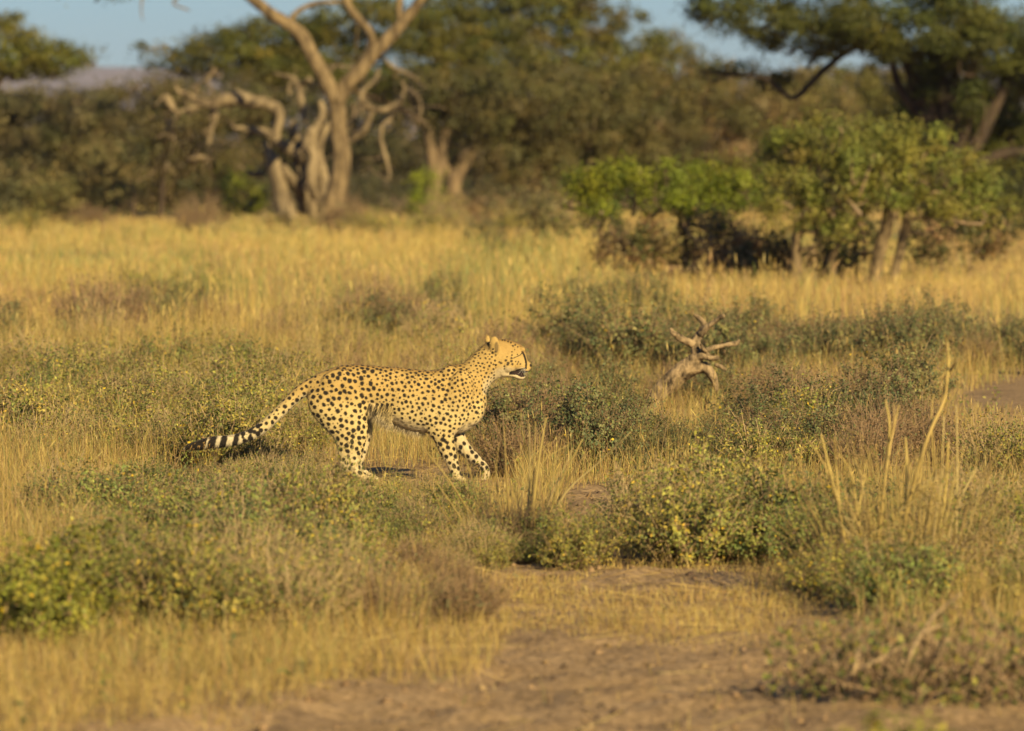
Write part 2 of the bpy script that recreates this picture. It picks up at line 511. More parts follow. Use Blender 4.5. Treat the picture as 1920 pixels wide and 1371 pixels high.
# the gnarled dead tree tangled beside it
def dead_tree():
    Y = 146.0
    rng = np.random.default_rng(21)
    k = F / Y
    base = np.array([(545 - 960) / F * Y, Y, 0.0]); base[2] = float(gz(base[0], Y))
    t = empty('dead_tree', base, 0, 'gnarled leafless dead tree with a thick arching limb and several twisted stems', 'tree')
    stems = [
        [(537, 446, 26), (536, 420, 22), (532, 380, 18), (522, 338, 14), (512, 304, 12.5), (503, 285, 9), (500, 268, 5)],
        [(600, 440, 16, .4), (588, 395, 13, .4), (568, 362, 12, .3), (545, 330, 12), (530, 312, 10)],
        [(575, 400, 13, .5), (566, 340, 16, .6), (566, 300, 15, .6), (560, 270, 12, .5), (545, 245, 9, .3), (556, 228, 6, .3)],
        [(578, 350, 11, .2), (590, 300, 10, .1), (580, 262, 9, .0), (592, 236, 7, .1), (606, 215, 6, .2), (600, 190, 5, .2)],
        [(610, 400, 12, .3), (606, 340, 11, .4), (596, 290, 9, .5), (604, 258, 8, .4), (622, 232, 6, .5)],
        [(590, 370, 10, -.2), (584, 330, 9, -.3), (588, 290, 8, -.3), (574, 266, 7, -.3), (586, 240, 5, -.2)],
        [(566, 300, 11, .3), (548, 282, 12, .2), (528, 268, 10, .1), (506, 254, 8), (480, 244, 6), (455, 240, 4.5), (438, 236, 3)],
        [(520, 275, 8), (519, 245, 9), (524, 220, 9), (516, 202, 10), (497, 194, 11.5), (470, 189, 13), (443, 187, 13), (418, 187, 11), (396, 196, 8), (372, 191, 6.5), (350, 179, 5), (336, 170, 4), (328, 160, 2)],
        [(400, 194, 6), (403, 215, 5.5), (396, 240, 5), (394, 262, 3.5), (388, 275, 2)],
        [(380, 195, 5), (355, 206, 4), (330, 208, 4), (318, 190, 6), (311, 178, 4), (300, 184, 2.5), (285, 205, 2)],
        [(362, 186, 4), (368, 158, 3), (388, 150, 3.6), (400, 135, 2.5), (404, 130, 1.5)],
        [(342, 210, 3), (320, 228, 3), (310, 250, 2), (330, 262, 1.5)],
        [(352, 298, 4, 1.0), (372, 297, 5.5, 1.0), (388, 297, 4, 1.0)],
        [(465, 326, 5, .6), (482, 324, 7, .6), (495, 326, 4, .6)],
    ]
    right = [
        [(640, 275, 9, .2), (662, 258, 8, .2), (682, 244, 7, .1), (692, 222, 6.5), (702, 206, 7), (722, 206, 7), (740, 196, 6), (754, 182, 5.5), (758, 165, 4.5), (752, 153, 3.5)],
        [(702, 206, 6), (684, 196, 6, -.3), (676, 178, 8, -.3), (690, 162, 5, -.3), (706, 148, 4, -.2), (712, 128, 3)],
        [(742, 196, 5), (734, 222, 5), (718, 234, 5.5), (714, 258, 4.5), (722, 290, 4), (730, 322, 3.5), (728, 340, 2)],
        [(720, 110, 4), (740, 128, 4), (768, 140, 4), (785, 152, 2.5)],
        [(758, 165, 4), (780, 175, 4), (790, 200, 3), (786, 222, 2)],
        [(600, 128, 3.5, .4), (630, 122, 4.5, .4), (660, 126, 3.5, .4)],
        [(512, 137, 3, .6), (530, 142, 4, .6), (548, 146, 6, .6), (560, 160, 9, .6), (566, 190, 8, .5), (572, 230, 7, .4)],
        [(560, 160, 6, .6), (580, 148, 6, .5), (588, 158, 4, .5)], [(548, 150, 5, .6), (540, 165, 4, .6), (544, 178, 3, .6)],
        [(655, 240, 4, .3), (664, 212, 4, .3), (660, 196, 3, .3)],
    ]
    mb = MB()
    for L in stems:
        tube(mb, [P(q[0] + rng.normal(0, 1.5), q[1] + rng.normal(0, 1.5), Y + (q[3] if len(q) > 3 else 0)) for q in L], [q[2] / k * rng.uniform(.9, 1.25) for q in L], 9, 2, (0.3, 0.2, 0.1), 0.34, rng)
    mb.v = [v - base for v in mb.v]; mb.build('trunk', M['bark_dead'], t, smooth=True)
    mb = MB()
    for L in right:
        tube(mb, [P(q[0], q[1], Y + (q[3] if len(q) > 3 else 0)) for q in L], [q[2] / k * rng.uniform(.6, 1.0) for q in L], 8, 2, (0.3, 0.2, 0.1), 0.35, rng)
    mb.v = [v - base for v in mb.v]; mb.build('branches', M['bark_dead'], t, smooth=True)
    mb = MB()          # brittle twigs off the limbs
    for i in range(170):
        L = (stems[5:] + right)[rng.integers(0, len(stems[5:] + right))]
        q = L[rng.integers(0, len(L))]
        a = P(q[0], q[1], Y + (q[3] if len(q) > 3 else 0))
        d = unit(rng, 1)[0] * rng.uniform(0.15, 0.6); d[2] -= 0.1
        tube(mb, [a, a + d * 0.5 + rng.normal(0, .05, 3), a + d + rng.normal(0, .08, 3)], [0.014, 0.009, 0.004], 4, 2, (0.22, 0.16, 0.10), 0.1, rng, 0.2)
    mb.v = [v - base for v in mb.v]; tag(mb.build('twigs', M['stem'], t), kind='stuff')
dead_tree()

# umbrella acacia crown spreading behind the V
make_tree('acacia_tree', 'wide flat-topped olive acacia spreading behind the forked trunk', 'tree', 700, 168,
    [(320, 92, 80, 14), (410, 82, 80, 28), (480, 84, 90, 44, -1), (560, 72, 110, 54), (450, 120, 110, 34, -1), (560, 120, 110, 40, -1), (660, 56, 120, 60, -1), (760, 52, 120, 60), (850, 60, 110, 66, 1),
     (520, 130, 110, 28, -1.5), (620, 140, 120, 34, -1), (720, 140, 110, 40), (400, 128, 70, 22, 1), (330, 120, 60, 12), (860, 130, 90, 50, -1)],
    OLIVE, M['bark_tan'],
    [[(800, 425, 20), (806, 380, 15), (814, 330, 13), (806, 270, 12), (798, 225, 11), (770, 170, 9), (720, 120, 7)],
     [(806, 380, 12), (822, 330, 9), (832, 260, 9), (850, 190, 8), (860, 120, 5)],
     [(798, 225, 8), (700, 180, 6), (560, 140, 5), (440, 110, 3)]],
    leaf=0.06, cover=3.0, sub=0.33, seed=31)

make_tree('acacia_tree', 'tall dense olive-brown acacia with low thin trunks rising behind the hanging dead branch', 'tree', 850, 176,
    [(900, 40, 120, 70), (990, 30, 130, 70, -1), (1090, 50, 120, 62), (1170, 84, 100, 48, 1), (920, 120, 130, 60, -2), (1040, 120, 130, 60, -1.5),
     (1140, 140, 120, 60), (1000, -30, 130, 50), (1240, 110, 70, 40, 1)],
    OLIVE + [(0.14, 0.115, 0.045)], M['bark_tan'],
    [[(852, 425, 18), (850, 345, 15), (868, 305, 14), (895, 270, 12), (930, 220, 10), (960, 130, 7)],
     [(850, 345, 9), (832, 300, 7), (826, 250, 6)]],
    leaf=0.065, cover=3.0, sub=0.35, seed=32)

make_tree('thicket_tree', 'greyish-olive bushy thicket tree with brown drooping twigs, tallest thicket of the wood', 'tree', 1060, 160,
    [(900, 210, 110, 70), (1000, 190, 120, 80, -1), (1110, 220, 120, 80, 0.5), (960, 290, 110, 60, -0.5), (1080, 300, 110, 60), (1210, 200, 110, 80, 1), (860, 170, 70, 50),
     (1180, 290, 90, 60, 1), (800, 190, 50, 50, 1)],
    OLIVE_GREY, M['bark_tan'],
    [[(1000, 430, 12), (1010, 380, 10), (990, 320, 8), (960, 250, 5)], [(1060, 430, 12), (1075, 370, 9), (1110, 300, 6)]],
    leaf=0.06, cover=3.4, sub=0.3, flat=0.9, seed=33, twig_col=(0.2, 0.15, 0.09))

make_tree('thicket_tree', 'grey-brown rounded thicket tree sloping down under the right acacia', 'tree', 1400, 172,
    [(1290, 170, 90, 66), (1370, 190, 90, 70, -1), (1450, 200, 90, 70), (1340, 270, 110, 60, -1), (1460, 290, 100, 60), (1260, 260, 80, 70, 1), (1530, 190, 80, 60, 1)],
    OLIVE_GREY + BROWN[2:], M['bark_tan'],
    [[(1400, 425, 12), (1395, 360, 10), (1370, 280, 6)]],
    leaf=0.06, cover=2.8, sub=0.32, flat=0.9, seed=34)

make_tree('acacia_tree', 'low yellow-olive acacia crown between the brown thicket and the dark-stemmed acacia', 'tree', 1600, 196,
    [(1560, 160, 90, 36), (1640, 165, 90, 44), (1700, 190, 80, 60), (1590, 220, 100, 60), (1780, 190, 80, 60), (1680, 260, 90, 60)],
    [(0.15, 0.13, 0.035), (0.13, 0.12, 0.03)], M['bark_tan'], [[(1620, 400, 12), (1620, 260, 8), (1600, 180, 5)]],
    leaf=0.07, cover=3.0, sub=0.35, seed=35)

make_tree('acacia_tree', 'flat-topped acacia crown standing alone against the pale sky above the grey bush', 'tree', -70, 165,
    [(30, 95, 90, 46), (110, 108, 70, 34, -1), (-60, 80, 100, 60), (165, 110, 34, 14), (20, 50, 40, 24, 1), (60, 135, 70, 14), (-120, 110, 90, 50), (80, 90, 60, 30, -0.5), (10, 120, 80, 26, -0.5)],
    OLIVE, M['bark_tan'], [[(-70, 420, 16), (-60, 300, 13), (-40, 200, 10), (10, 140, 6), (60, 110, 4)]],
    leaf=0.06, cover=2.8, sub=0.3, seed=36)

make_tree('thicket_tree', 'dark olive bushy tree behind the dead arching limb', 'tree', 300, 163,
    [(230, 222, 76, 74), (300, 212, 84, 74, -1), (400, 320, 90, 50, 1.5), (300, 340, 90, 46, 1.5), (380, 200, 90, 60), (250, 300, 70, 50, -1), (460, 190, 70, 46, 1), (340, 270, 60, 40, 1), (190, 200, 50, 40, 1)],
    [(0.105, 0.09, 0.03), (0.09, 0.08, 0.028), (0.12, 0.095, 0.04)], M['bark_dark'],
    [[(300, 420, 6), (305, 340, 5), (310, 250, 3)], [(250, 420, 5), (245, 340, 4), (230, 260, 3)]],
    leaf=0.06, cover=2.4, sub=0.3, flat=0.85, seed=37)

make_tree('grey_bush', 'big rounded grey-brown bush standing at the field edge below the lone crown', 'bush', 90, 150,
    [(60, 246, 110, 76), (140, 236, 90, 70, -0.5), (210, 290, 60, 60, 0.4), (40, 196, 90, 32, 0.6), (150, 200, 70, 34, 0.6), (180, 320, 70, 70, -0.5), (40, 350, 120, 64, -0.8), (110, 360, 90, 50, -0.8), (-60, 290, 90, 90), (215, 360, 30, 40, -0.5), (30, 205, 70, 36, 0.5)],
    GREYB + [(0.12, 0.115, 0.04)], M['bark_tan'],
    [[(80, 425, 8), (80, 360, 6), (70, 280, 4)], [(120, 425, 6), (135, 350, 5), (150, 300, 3)]],
    leaf=0.05, cover=3.6, sub=0.26, flat=0.95, seed=38, twig_col=(0.22, 0.16, 0.1))

# the dark-stemmed acacia whose crown hangs into the upper right
make_tree('acacia_tree', 'large acacia with many dark upright stems and a wide crown behind the green bushes', 'tree', 1770, 128,
    [(1345, 22, 80, 26), (1430, 36, 90, 30, -1), (1530, 30, 100, 36), (1640, 40, 110, 40, -1.5), (1760, 40, 120, 50), (1880, 60, 110, 50, -1), (1990, 90, 120, 70),
     (1480, 74, 90, 18, 0.5), (1590, 82, 80, 20, -0.5), (1690, 100, 70, 26, 0.5), (1800, 110, 80, 30, 0.8), (1900, 140, 80, 40, 0.5),
     (1400, -30, 140, 30), (1600, -40, 180, 36), (1820, -40, 180, 40), (1370, 130, 60, 10, 1), (1440, 150, 50, 12, 1), (1520, 100, 50, 10, 1),
     (1730, 150, 30, 40, -0.5), (1820, 190, 26, 60, -1), (1800, 210, 80, 60, 2.2), (1890, 210, 80, 70, 2.0), (1720, 200, 60, 50, 2.2), (1900, 280, 70, 60, 2.2), (1830, 290, 60, 50, 2.4), (1560, 58, 90, 30, -1), (1700, 70, 90, 36, -1.5), (1830, 90, 90, 40, -1.5)],
    [(0.085, 0.092, 0.016), (0.10, 0.10, 0.02), (0.07, 0.078, 0.016)], M['bark_dark'],
    [[(1770, 470, 34), (1768, 400, 30), (1766, 330, 28), (1752, 290, 26), (1742, 230, 20), (1724, 160, 14), (1700, 100, 9), (1660, 40, 6)],
     [(1766, 310, 22), (1772, 240, 18), (1768, 170, 14), (1760, 100, 9), (1740, 20, 5)],
     [(1770, 320, 22), (1796, 250, 18), (1810, 180, 15), (1830, 110, 10), (1860, 40, 6)],
     [(1775, 330, 18), (1830, 270, 14), (1860, 210, 12), (1890, 150, 9), (1930, 80, 6)],
     [(1775, 340, 16), (1850, 300, 12), (1900, 285, 11), (1960, 292, 8)],
     [(1745, 240, 10), (1715, 190, 9), (1706, 140, 8), (1680, 100, 6), (1620, 76, 5)],
     [(1690, 96, 7), (1610, 88, 6), (1560, 118, 6.5), (1526, 150, 6.5), (1490, 184, 6), (1462, 168, 5), (1430, 146, 4.5), (1370, 140, 3.5), (1310, 132, 2)],
     [(1750, 270, 12), (1728, 220, 11), (1690, 170, 8), (1672, 120, 6)],
     [(1790, 270, 12), (1782, 200, 12), (1790, 140, 9), (1800, 60, 5)],
     [(1772, 300, 16, .6), (1750, 220, 16, .7), (1752, 130, 12, .6), (1750, 60, 6, .4)],
     [(1772, 300, 16, .6), (1802, 220, 15, .7), (1826, 130, 11, .6), (1840, 60, 6, .4)]],
    leaf=0.05, cover=4.4, sub=0.32, seed=39, twig_col=(0.08, 0.055, 0.035))

# green bushes in the grass in front of it
make_tree('green_bush', 'bright green rounded bush with a bare brown twiggy base in golden grass', 'bush', 1260, 93,
    [(1110, 350, 48, 44), (1180, 340, 48, 40, -0.3), (1250, 352, 52, 42, -0.4), (1320, 338, 50, 42), (1385, 350, 46, 46, -0.3), (1130, 395, 46, 24, -0.5), (1310, 392, 80, 22, -0.5)],
    GREEN, M['bark_tan'],
    [[(1160, 515, 5), (1170, 460, 5), (1150, 400, 4)], [(1230, 515, 5), (1225, 450, 4.5), (1200, 380, 3)], [(1290, 515, 5), (1285, 440, 4.5), (1260, 380, 3)],
     [(1330, 515, 6), (1350, 440, 5), (1370, 380, 3)], [(1350, 442, 4), (1310, 424, 4), (1270, 420, 3)]],
    leaf=0.034, cover=3.6, sub=0.2, flat=0.95, seed=40, depth=0.9)
make_tree('dry_bush', 'brown dry twiggy undergrowth filling the foot of the bright green bush', 'bush', 1280, 91.6,
    [(1170, 460, 70, 46), (1260, 455, 70, 50, 0.3), (1350, 455, 70, 50), (1420, 470, 50, 40, 0.4), (1300, 490, 120, 24, -0.3)],
    BROWN + [(0.07, 0.08, 0.02)], M['bark_tan'],
    [[(1200, 520, 4), (1190, 470, 3.5), (1170, 430, 2)], [(1380, 520, 4), (1390, 460, 3.5), (1370, 420, 2)], [(1300, 520, 4), (1310, 470, 3), (1280, 420, 2)]],
    leaf=0.045, cover=3.0, sub=0.22, flat=0.9, seed=41, twig_col=(0.2, 0.13, 0.07))
make_tree('bushy_tree', 'broad olive-green bushy tree on several pale crooked stems in golden grass', 'tree', 1640, 90,
    [(1470, 290, 60, 56), (1540, 262, 70, 50, -0.4), (1630, 262, 76, 52), (1720, 290, 80, 56, -0.4), (1800, 330, 66, 52), (1840, 370, 34, 46, -0.3),
     (1480, 370, 60, 52, -0.5), (1570, 350, 76, 50, -0.6), (1660, 345, 70, 44, -0.4), (1740, 370, 60, 30), (1530, 420, 70, 30, -0.2), (1600, 310, 60, 50, -0.8), (1800, 390, 60, 26, -0.5)],
    MIDG + [(0.14, 0.15, 0.03)], M['bark_pale'],
    [[(1490, 530, 10), (1492, 490, 9.5), (1492, 450, 9), (1500, 400, 7), (1490, 330, 5)],
     [(1496, 440, 5), (1530, 420, 5), (1545, 380, 4), (1560, 320, 3)],
     [(1640, 535, 12), (1644, 500, 12), (1652, 460, 13), (1664, 420, 12), (1660, 380, 8), (1620, 310, 5)],
     [(1672, 535, 8), (1684, 490, 9), (1692, 450, 9), (1700, 412, 9), (1690, 360, 7), (1670, 300, 4)],
     [(1700, 412, 6), (1740, 406, 6), (1780, 400, 5), (1830, 380, 3)],
     [(1696, 430, 5), (1735, 440, 4), (1770, 428, 3), (1800, 440, 2)],
     [(1560, 525, 9, .5), (1560, 480, 8, .5), (1590, 430, 6, .4), (1620, 400, 5, .2), (1630, 360, 4)]],
    leaf=0.034, cover=3.2, sub=0.18, flat=0.95, seed=42, depth=0.9, twig_col=(0.24, 0.17, 0.10))
make_tree('dry_bush', 'dark brown dry undergrowth between the pale crooked stems', 'bush', 1560, 92.0,
    [(1470, 480, 60, 40), (1560, 490, 60, 36), (1610, 450, 40, 50, 0.5), (1740, 450, 50, 40, 1.0), (1830, 440, 70, 50, 1.5)],
    DARKG + BROWN[:1], M['bark_tan'], [[(1540, 520, 4), (1550, 470, 3), (1530, 430, 2)]],
    leaf=0.05, cover=2.8, sub=0.22, flat=0.9, seed=43, twig_col=(0.12, 0.085, 0.05))

# small bushes along the foot of the wood
make_tree('small_bush', 'small leafy green bush in shade beside the dead tree stem', 'bush', 455, 150,
    [(440, 345, 40, 36), (475, 370, 36, 36, -0.3), (430, 390, 36, 22)], GREEN[:2] + MIDG[:1], M['bark_tan'], [[(455, 425, 4), (455, 380, 3), (445, 340, 2)]],
    leaf=0.045, cover=1.7, sub=0.2, flat=0.95, seed=44)
make_tree('small_bush', 'small bright green shrub at the foot of the thin trunks', 'bush', 800, 156,
    [(800, 350, 34, 34), (790, 390, 30, 26, -0.3)], GREEN, M['bark_tan'], [[(800, 425, 3), (800, 380, 3), (805, 345, 2)]],
    leaf=0.045, cover=1.8, sub=0.2, flat=0.95, seed=45)
make_tree('dry_bush', 'low brown leafless bush in the grass at the foot of the thicket', 'bush', 900, 145,
    [(850, 400, 50, 30), (930, 385, 60, 36), (1010, 380, 60, 46, 0.5)], BROWN + GREYB, M['bark_tan'], [[(900, 430, 3), (900, 400, 3), (890, 375, 2)]],
    leaf=0.05, cover=1.6, sub=0.25, flat=0.9, seed=46, twig_col=(0.2, 0.14, 0.08))
make_tree('grey_bush', 'grey-green scrubby bush in grass next to the bright green bush', 'bush', 1030, 118,
    [(1020, 400, 40, 50), (1050, 440, 40, 36, -0.4), (1000, 445, 40, 24)], GREYB + DARKG[:1], M['bark_tan'], [[(1025, 465, 3), (1025, 420, 3), (1020, 380, 2)]],
    leaf=0.05, cover=2.0, sub=0.22, flat=0.9, seed=47)
make_tree('dark_bush', 'dark green bush behind the bushy tree at the foot of the dark-stemmed acacia', 'bush', 1890, 118,
    [(1880, 390, 50, 70), (1950, 360, 70, 80), (1820, 420, 40, 40)], DARKG + MIDG[:1], M['bark_tan'], [[(1890, 470, 5), (1890, 400, 4), (1885, 350, 2)]],
    leaf=0.06, cover=2.2, sub=0.28, flat=0.9, seed=48)

# the wood behind, one mass
def woodland():
    rng = np.random.default_rng(51)
    lm, tm = MB(), MB()
    Y = 250.0
    bl = []
    for px in range(-250, 2200, 62):
        if px < 260: top = 215
        else: top = np.interp(px, [260, 420, 1300, 1500, 1700, 2200], [200, 150, 140, 170, 180, 190])
        for py in np.arange(top + 30, 352, 44):
            bl.append((px + rng.normal(0, 18), py + rng.normal(0, 12), 62, 42, rng.uniform(-10, 10)))
    crown(rng, lm, tm, pblobs(bl, Y, 0.8), [(0.07, 0.064, 0.02), (0.085, 0.072, 0.026), (0.06, 0.056, 0.02)], leaf=0.13, cover=2.4, sub=0.6, flat=0.8)
    for Yb, pyb, cb in ((228.0, 352, 1), (200.0, 366, 2)):
        row = [(px + rng.normal(0, 15), pyb + rng.normal(0, 5), 50, 22, rng.uniform(-8, 8)) for px in range(-200, 2150, 46)]
        crown(rng, lm, tm, pblobs(row, Yb, 0.8), [(0.055, 0.05, 0.02), (0.048, 0.045, 0.018)], leaf=0.1, cover=2.2, sub=0.4, flat=0.8)
    low = [(px + rng.normal(0, 15), 392 + rng.normal(0, 4), 46, 17, rng.uniform(-6, 6)) for px in range(-200, 2150, 44)]
    crown(rng, lm, tm, pblobs(low, 172.0, 0.8), [(0.10, 0.082, 0.034), (0.075, 0.068, 0.024)], leaf=0.08, cover=2.2, sub=0.35, flat=0.8)
    for px in range(-250, 2200, 40):
        q = px + rng.normal(0, 20); Yt = Y + rng.uniform(-12, 12)
        a = P(q, HORIZON + F * CAMH / Yt + 3, Yt); b = P(q + rng.normal(0, 20), 270, Yt)
        tube(tm, [a, (a + b) / 2 + rng.normal(0, .2, 3), b], [0.16, 0.13, 0.08], 6, 3, (0.13, 0.1, 0.06), 0.1, rng, 0.2)
    o = lm.build('woodland', M['leaf']); tag(o, 'far-off dark olive woodland closing the view behind the acacias', 'woodland', None, 'stuff')
    s = tm.build('woodland_stems', M['stem'], o); tag(s, kind='stuff')
woodland()

# ------------------------------------------------------------------ grass
STRAW = np.array([(0.46, 0.33, 0.09), (0.40, 0.28, 0.076), (0.51, 0.38, 0.118), (0.32, 0.215, 0.066), (0.43, 0.32, 0.10)])
STRAWB = np.array([(0.30, 0.19, 0.08), (0.24, 0.15, 0.065), (0.38, 0.25, 0.10)])
SAGE = np.array([(0.20, 0.21, 0.06), (0.17, 0.19, 0.05), (0.26, 0.23, 0.075)])

def blades(mb, rng, x, y, h, w, col, lean=0.35, head=None):
    n = len(x)
    z = ground_relief(x, y) - 0.01
    b = np.stack([x, y, z], 1)
    a = rng.uniform(0, 2 * math.pi, n)
    wd = np.stack([np.cos(a), np.sin(a) * 0.6, np.zeros(n)], 1) * (w * 0.5)[:, None]
    a2 = rng.uniform(0, 2 * math.pi, n)
    L = np.abs(rng.normal(0, 1.0, n)) * lean
    ld = np.stack([np.cos(a2), np.sin(a2), np.zeros(n)], 1) * (L * h)[:, None]
    up = np.zeros((n, 3)); up[:, 2] = h
    mid = b + ld * 0.30 + up * 0.55
    tip = b + ld * 1.0 + up * (1.0 - 0.25 * np.minimum(L, 1.5))[:, None]
    V = np.stack([b - wd, b + wd, mid + wd * 0.75, mid - wd * 0.75, tip], 1).reshape(-1, 3)
    i = np.arange(n) * 5
    mb.add(V, np.stack([i + 3, i + 2, i + 4], 1), np.stack([i, i + 1, i + 2, i + 3], 1), np.repeat(col, 5, 0))
    if head is not None and head.any():
        s = head
        d = tip[s] - mid[s]; d /= np.linalg.norm(d, axis=1)[:, None] + 1e-9
        hl = (h[s] * rng.uniform(0.14, 0.28, s.sum()))[:, None]
        ww = wd[s] * 1.9
        t = tip[s] - d * hl * 0.5
        V = np.stack([t, t + d * hl * 0.5 + ww, t + d * hl, t + d * hl * 0.5 - ww], 1).reshape(-1, 3)
        mb.add(V, None, np.arange(len(V)).reshape(-1, 4), np.repeat(col[s] * 1.05, 4, 0))

def scatter(rng, n, y0, y1, power=1.0, margin=1.1):
    """ground points, more of them near the camera when power > 1"""
    u = rng.random(n)
    y = (y0 ** (2 - power) + u * (y1 ** (2 - power) - y0 ** (2 - power))) ** (1 / (2 - power)) if power != 2 else y0 * (y1 / y0) ** u
    x = rng.uniform(-1, 1, n) * (0.076 * y + margin)
    return x, y

def box(px, py, x0, x1, y0, y1, s=30.0):
    return sstep(x0 - s, x0 + s, px) * (1 - sstep(x1 - s, x1 + s, px)) * sstep(y0 - s * .5, y0 + s * .5, py) * (1 - sstep(y1 - s * .5, y1 + s * .5, py))

def grass_far():
    rng = np.random.default_rng(61)
    mb = MB()
    n = 240000
    x, y = scatter(rng, n, 57.0, 185.0, 1.45, 2.4)
    px, py = pix(x, y)
    patch = fbm(x * 0.22, y * 0.10, 71, 3)
    fine = fbm(x * 0.9, y * 0.35, 77, 2)
    keep = rng.random(n) < np.clip(0.35 + 1.3 * (fine - 0.25), 0.1, 1) * (1 - bare_mask(x, y))
    keep &= rng.random(n) > 0.65 * box(px, py, 1040, 2100, 600, 705, 20)
    keep &= rng.random(n) > 0.85 * sstep(0.56, 0.68, fbm(x * 0.45 + 50, y * 0.16, 131, 3))
    x, y, px, py, patch, fine = (a[keep] for a in (x, y, px, py, patch, fine))
    n = len(x)
    h = (0.28 + 0.36 * patch) * rng.uniform(0.5, 1.2, n) * (1 - 0.38 * sstep(75, 135, y)) * (1 - 0.5 * sstep(142, 154, y)) * (1 - 0.35 * box(px, py, 1080, 1900, 505, 580, 20))
    h *= (0.75 + 0.5 * fine) * (0.55 + 0.9 * fbm(x * 0.6 + 7, y * 0.25, 141, 3))
    w = np.maximum(0.0045, y / F * 1.15) * rng.uniform(0.6, 1.3, n)
    col = vary(rng, STRAW, n, 0.08, 0.15)
    dull = rng.random(n) < sstep(0.48, 0.68, fbm(x * 0.35 + 9, y * 0.12, 83, 3)) * 0.6 + 0.10
    col[dull] = vary(rng, SAGE, dull.sum(), 0.1, 0.2)
    br = rng.random(n) < sstep(0.48, 0.7, fbm(x * 0.5 + 31, y * 0.17, 89, 3)) * 0.6
    col[br] = vary(rng, STRAWB, br.sum(), 0.08, 0.2)
    blades(mb, rng, x, y, h, w, col, 0.32, rng.random(n) < 0.3)
    o = mb.build('tall_grass', M['grass']); tag(o, 'tall golden dry grass covering the field up to the wood', 'grass', None, 'stuff')
grass_far()

def grass_near():
    rng = np.random.default_rng(62)
    mb = MB()
    n = 410000
    x, y = scatter(rng, n, 20.0, 60.0, 1.2, 2.2)
    px, py = pix(x, y)
    fine = fbm(x * 1.6, y * 0.8, 91, 3)
    D = np.full(n, 0.50); H = np.full(n, 0.26)
    up = box(px, py, -600, 700, 560, 720); D = np.maximum(D, 0.95 * up); H = np.maximum(H, 0.46 * up)
    m = box(px, py, 500, 1000, 560, 800); D = np.maximum(D, 0.6 * m); H = np.maximum(H, 0.36 * m)
    m = box(px, py, -600, 600, 700, 900); D = np.maximum(D, 0.5 * m); H = np.maximum(H, 0.36 * m)
    m = box(px, py, -600, 190, 880, 1110); D = np.maximum(D, 1.0 * m); H = np.maximum(H, 0.34 * m)
    m = box(px, py, 930, 2500, 690, 900); D = np.where(m > .5, 0.30, D); H = np.where(m > .5, 0.30, H)
    m = box(px, py, 800, 1600, 1050, 1215); D = np.where(m > .4, 0.85, D); H = np.where(m > .4, 0.075, H)
    m = box(px, py, -600, 960, 1195, 1460); D = np.where(m > .4, 1.3, D); H = np.where(m > .4, 0.14, H)
    m = box(px, py, 150, 640, 1200, 1300); H = np.where(m > .4, 0.19, H)
    m = box(px, py, 580, 860, 1000, 1190); D = np.where(m > .5, 0.7, D); H = np.where(m > .5, 0.14, H)
    m = box(px, py, 310, 620, 893, 975, 15); H = np.where(m > .35, 0.10, H)
    m = box(px, py, 980, 1480, 700, 800, 15); D = np.where(m > .4, 0.14, D)
    m = box(px, py, 1780, 2300, 735, 830, 15); H = np.where(m > .35, 0.08, H)
    m = box(px, py, 590, 960, 880, 955); H = np.where(m > .35, 0.075, H); D = np.where(m > .35, 0.35, D)
    D = D * (0.35 + 1.3 * sstep(0.25, 0.7, fine))
    b = bare_mask(x, y)
    keep = rng.random(n) < D * (1 - 0.985 * b)
    x, y, px, py, H, b, fine = (a[keep] for a in (x, y, px, py, H, b, fine))
    n = len(x)
    h = H * rng.uniform(0.45, 1.25, n) * (0.7 + 0.6 * fine) * (1 - 0.6 * b)
    w = np.maximum(0.003, y / F * 0.85) * rng.uniform(0.6, 1.3, n)
    col = vary(rng, STRAW, n, 0.08, 0.16)
    g = rng.random(n) < np.where(H > 0.16, 0.20, 0.05)
    col[g] = vary(rng, SAGE, g.sum(), 0.1, 0.2)
    br = rng.random(n) < 0.22
    col[br] = vary(rng, STRAWB, br.sum(), 0.08, 0.2)
    fluff = box(px, py, -600, 960, 1190, 1420) + box(px, py, 560, 1600, 1050, 1215)
    h = h * (1 - fluff.clip(0, 1) * (0.55 - 1.1 * fbm(x * 5, y * 3, 151, 2)))
    blades(mb, rng, x, y, h, w * (1 + 0.1 * fluff.clip(0, 1)), col, 0.5 + 0.55 * fluff.clip(0, 1), (rng.random(n) < 0.12) & (h > 0.2))
    o = mb.build('dry_grass', M['grass']); tag(o, 'dry straw-coloured grass and stubble around the track and the cheetah', 'grass', None, 'stuff')
grass_near()

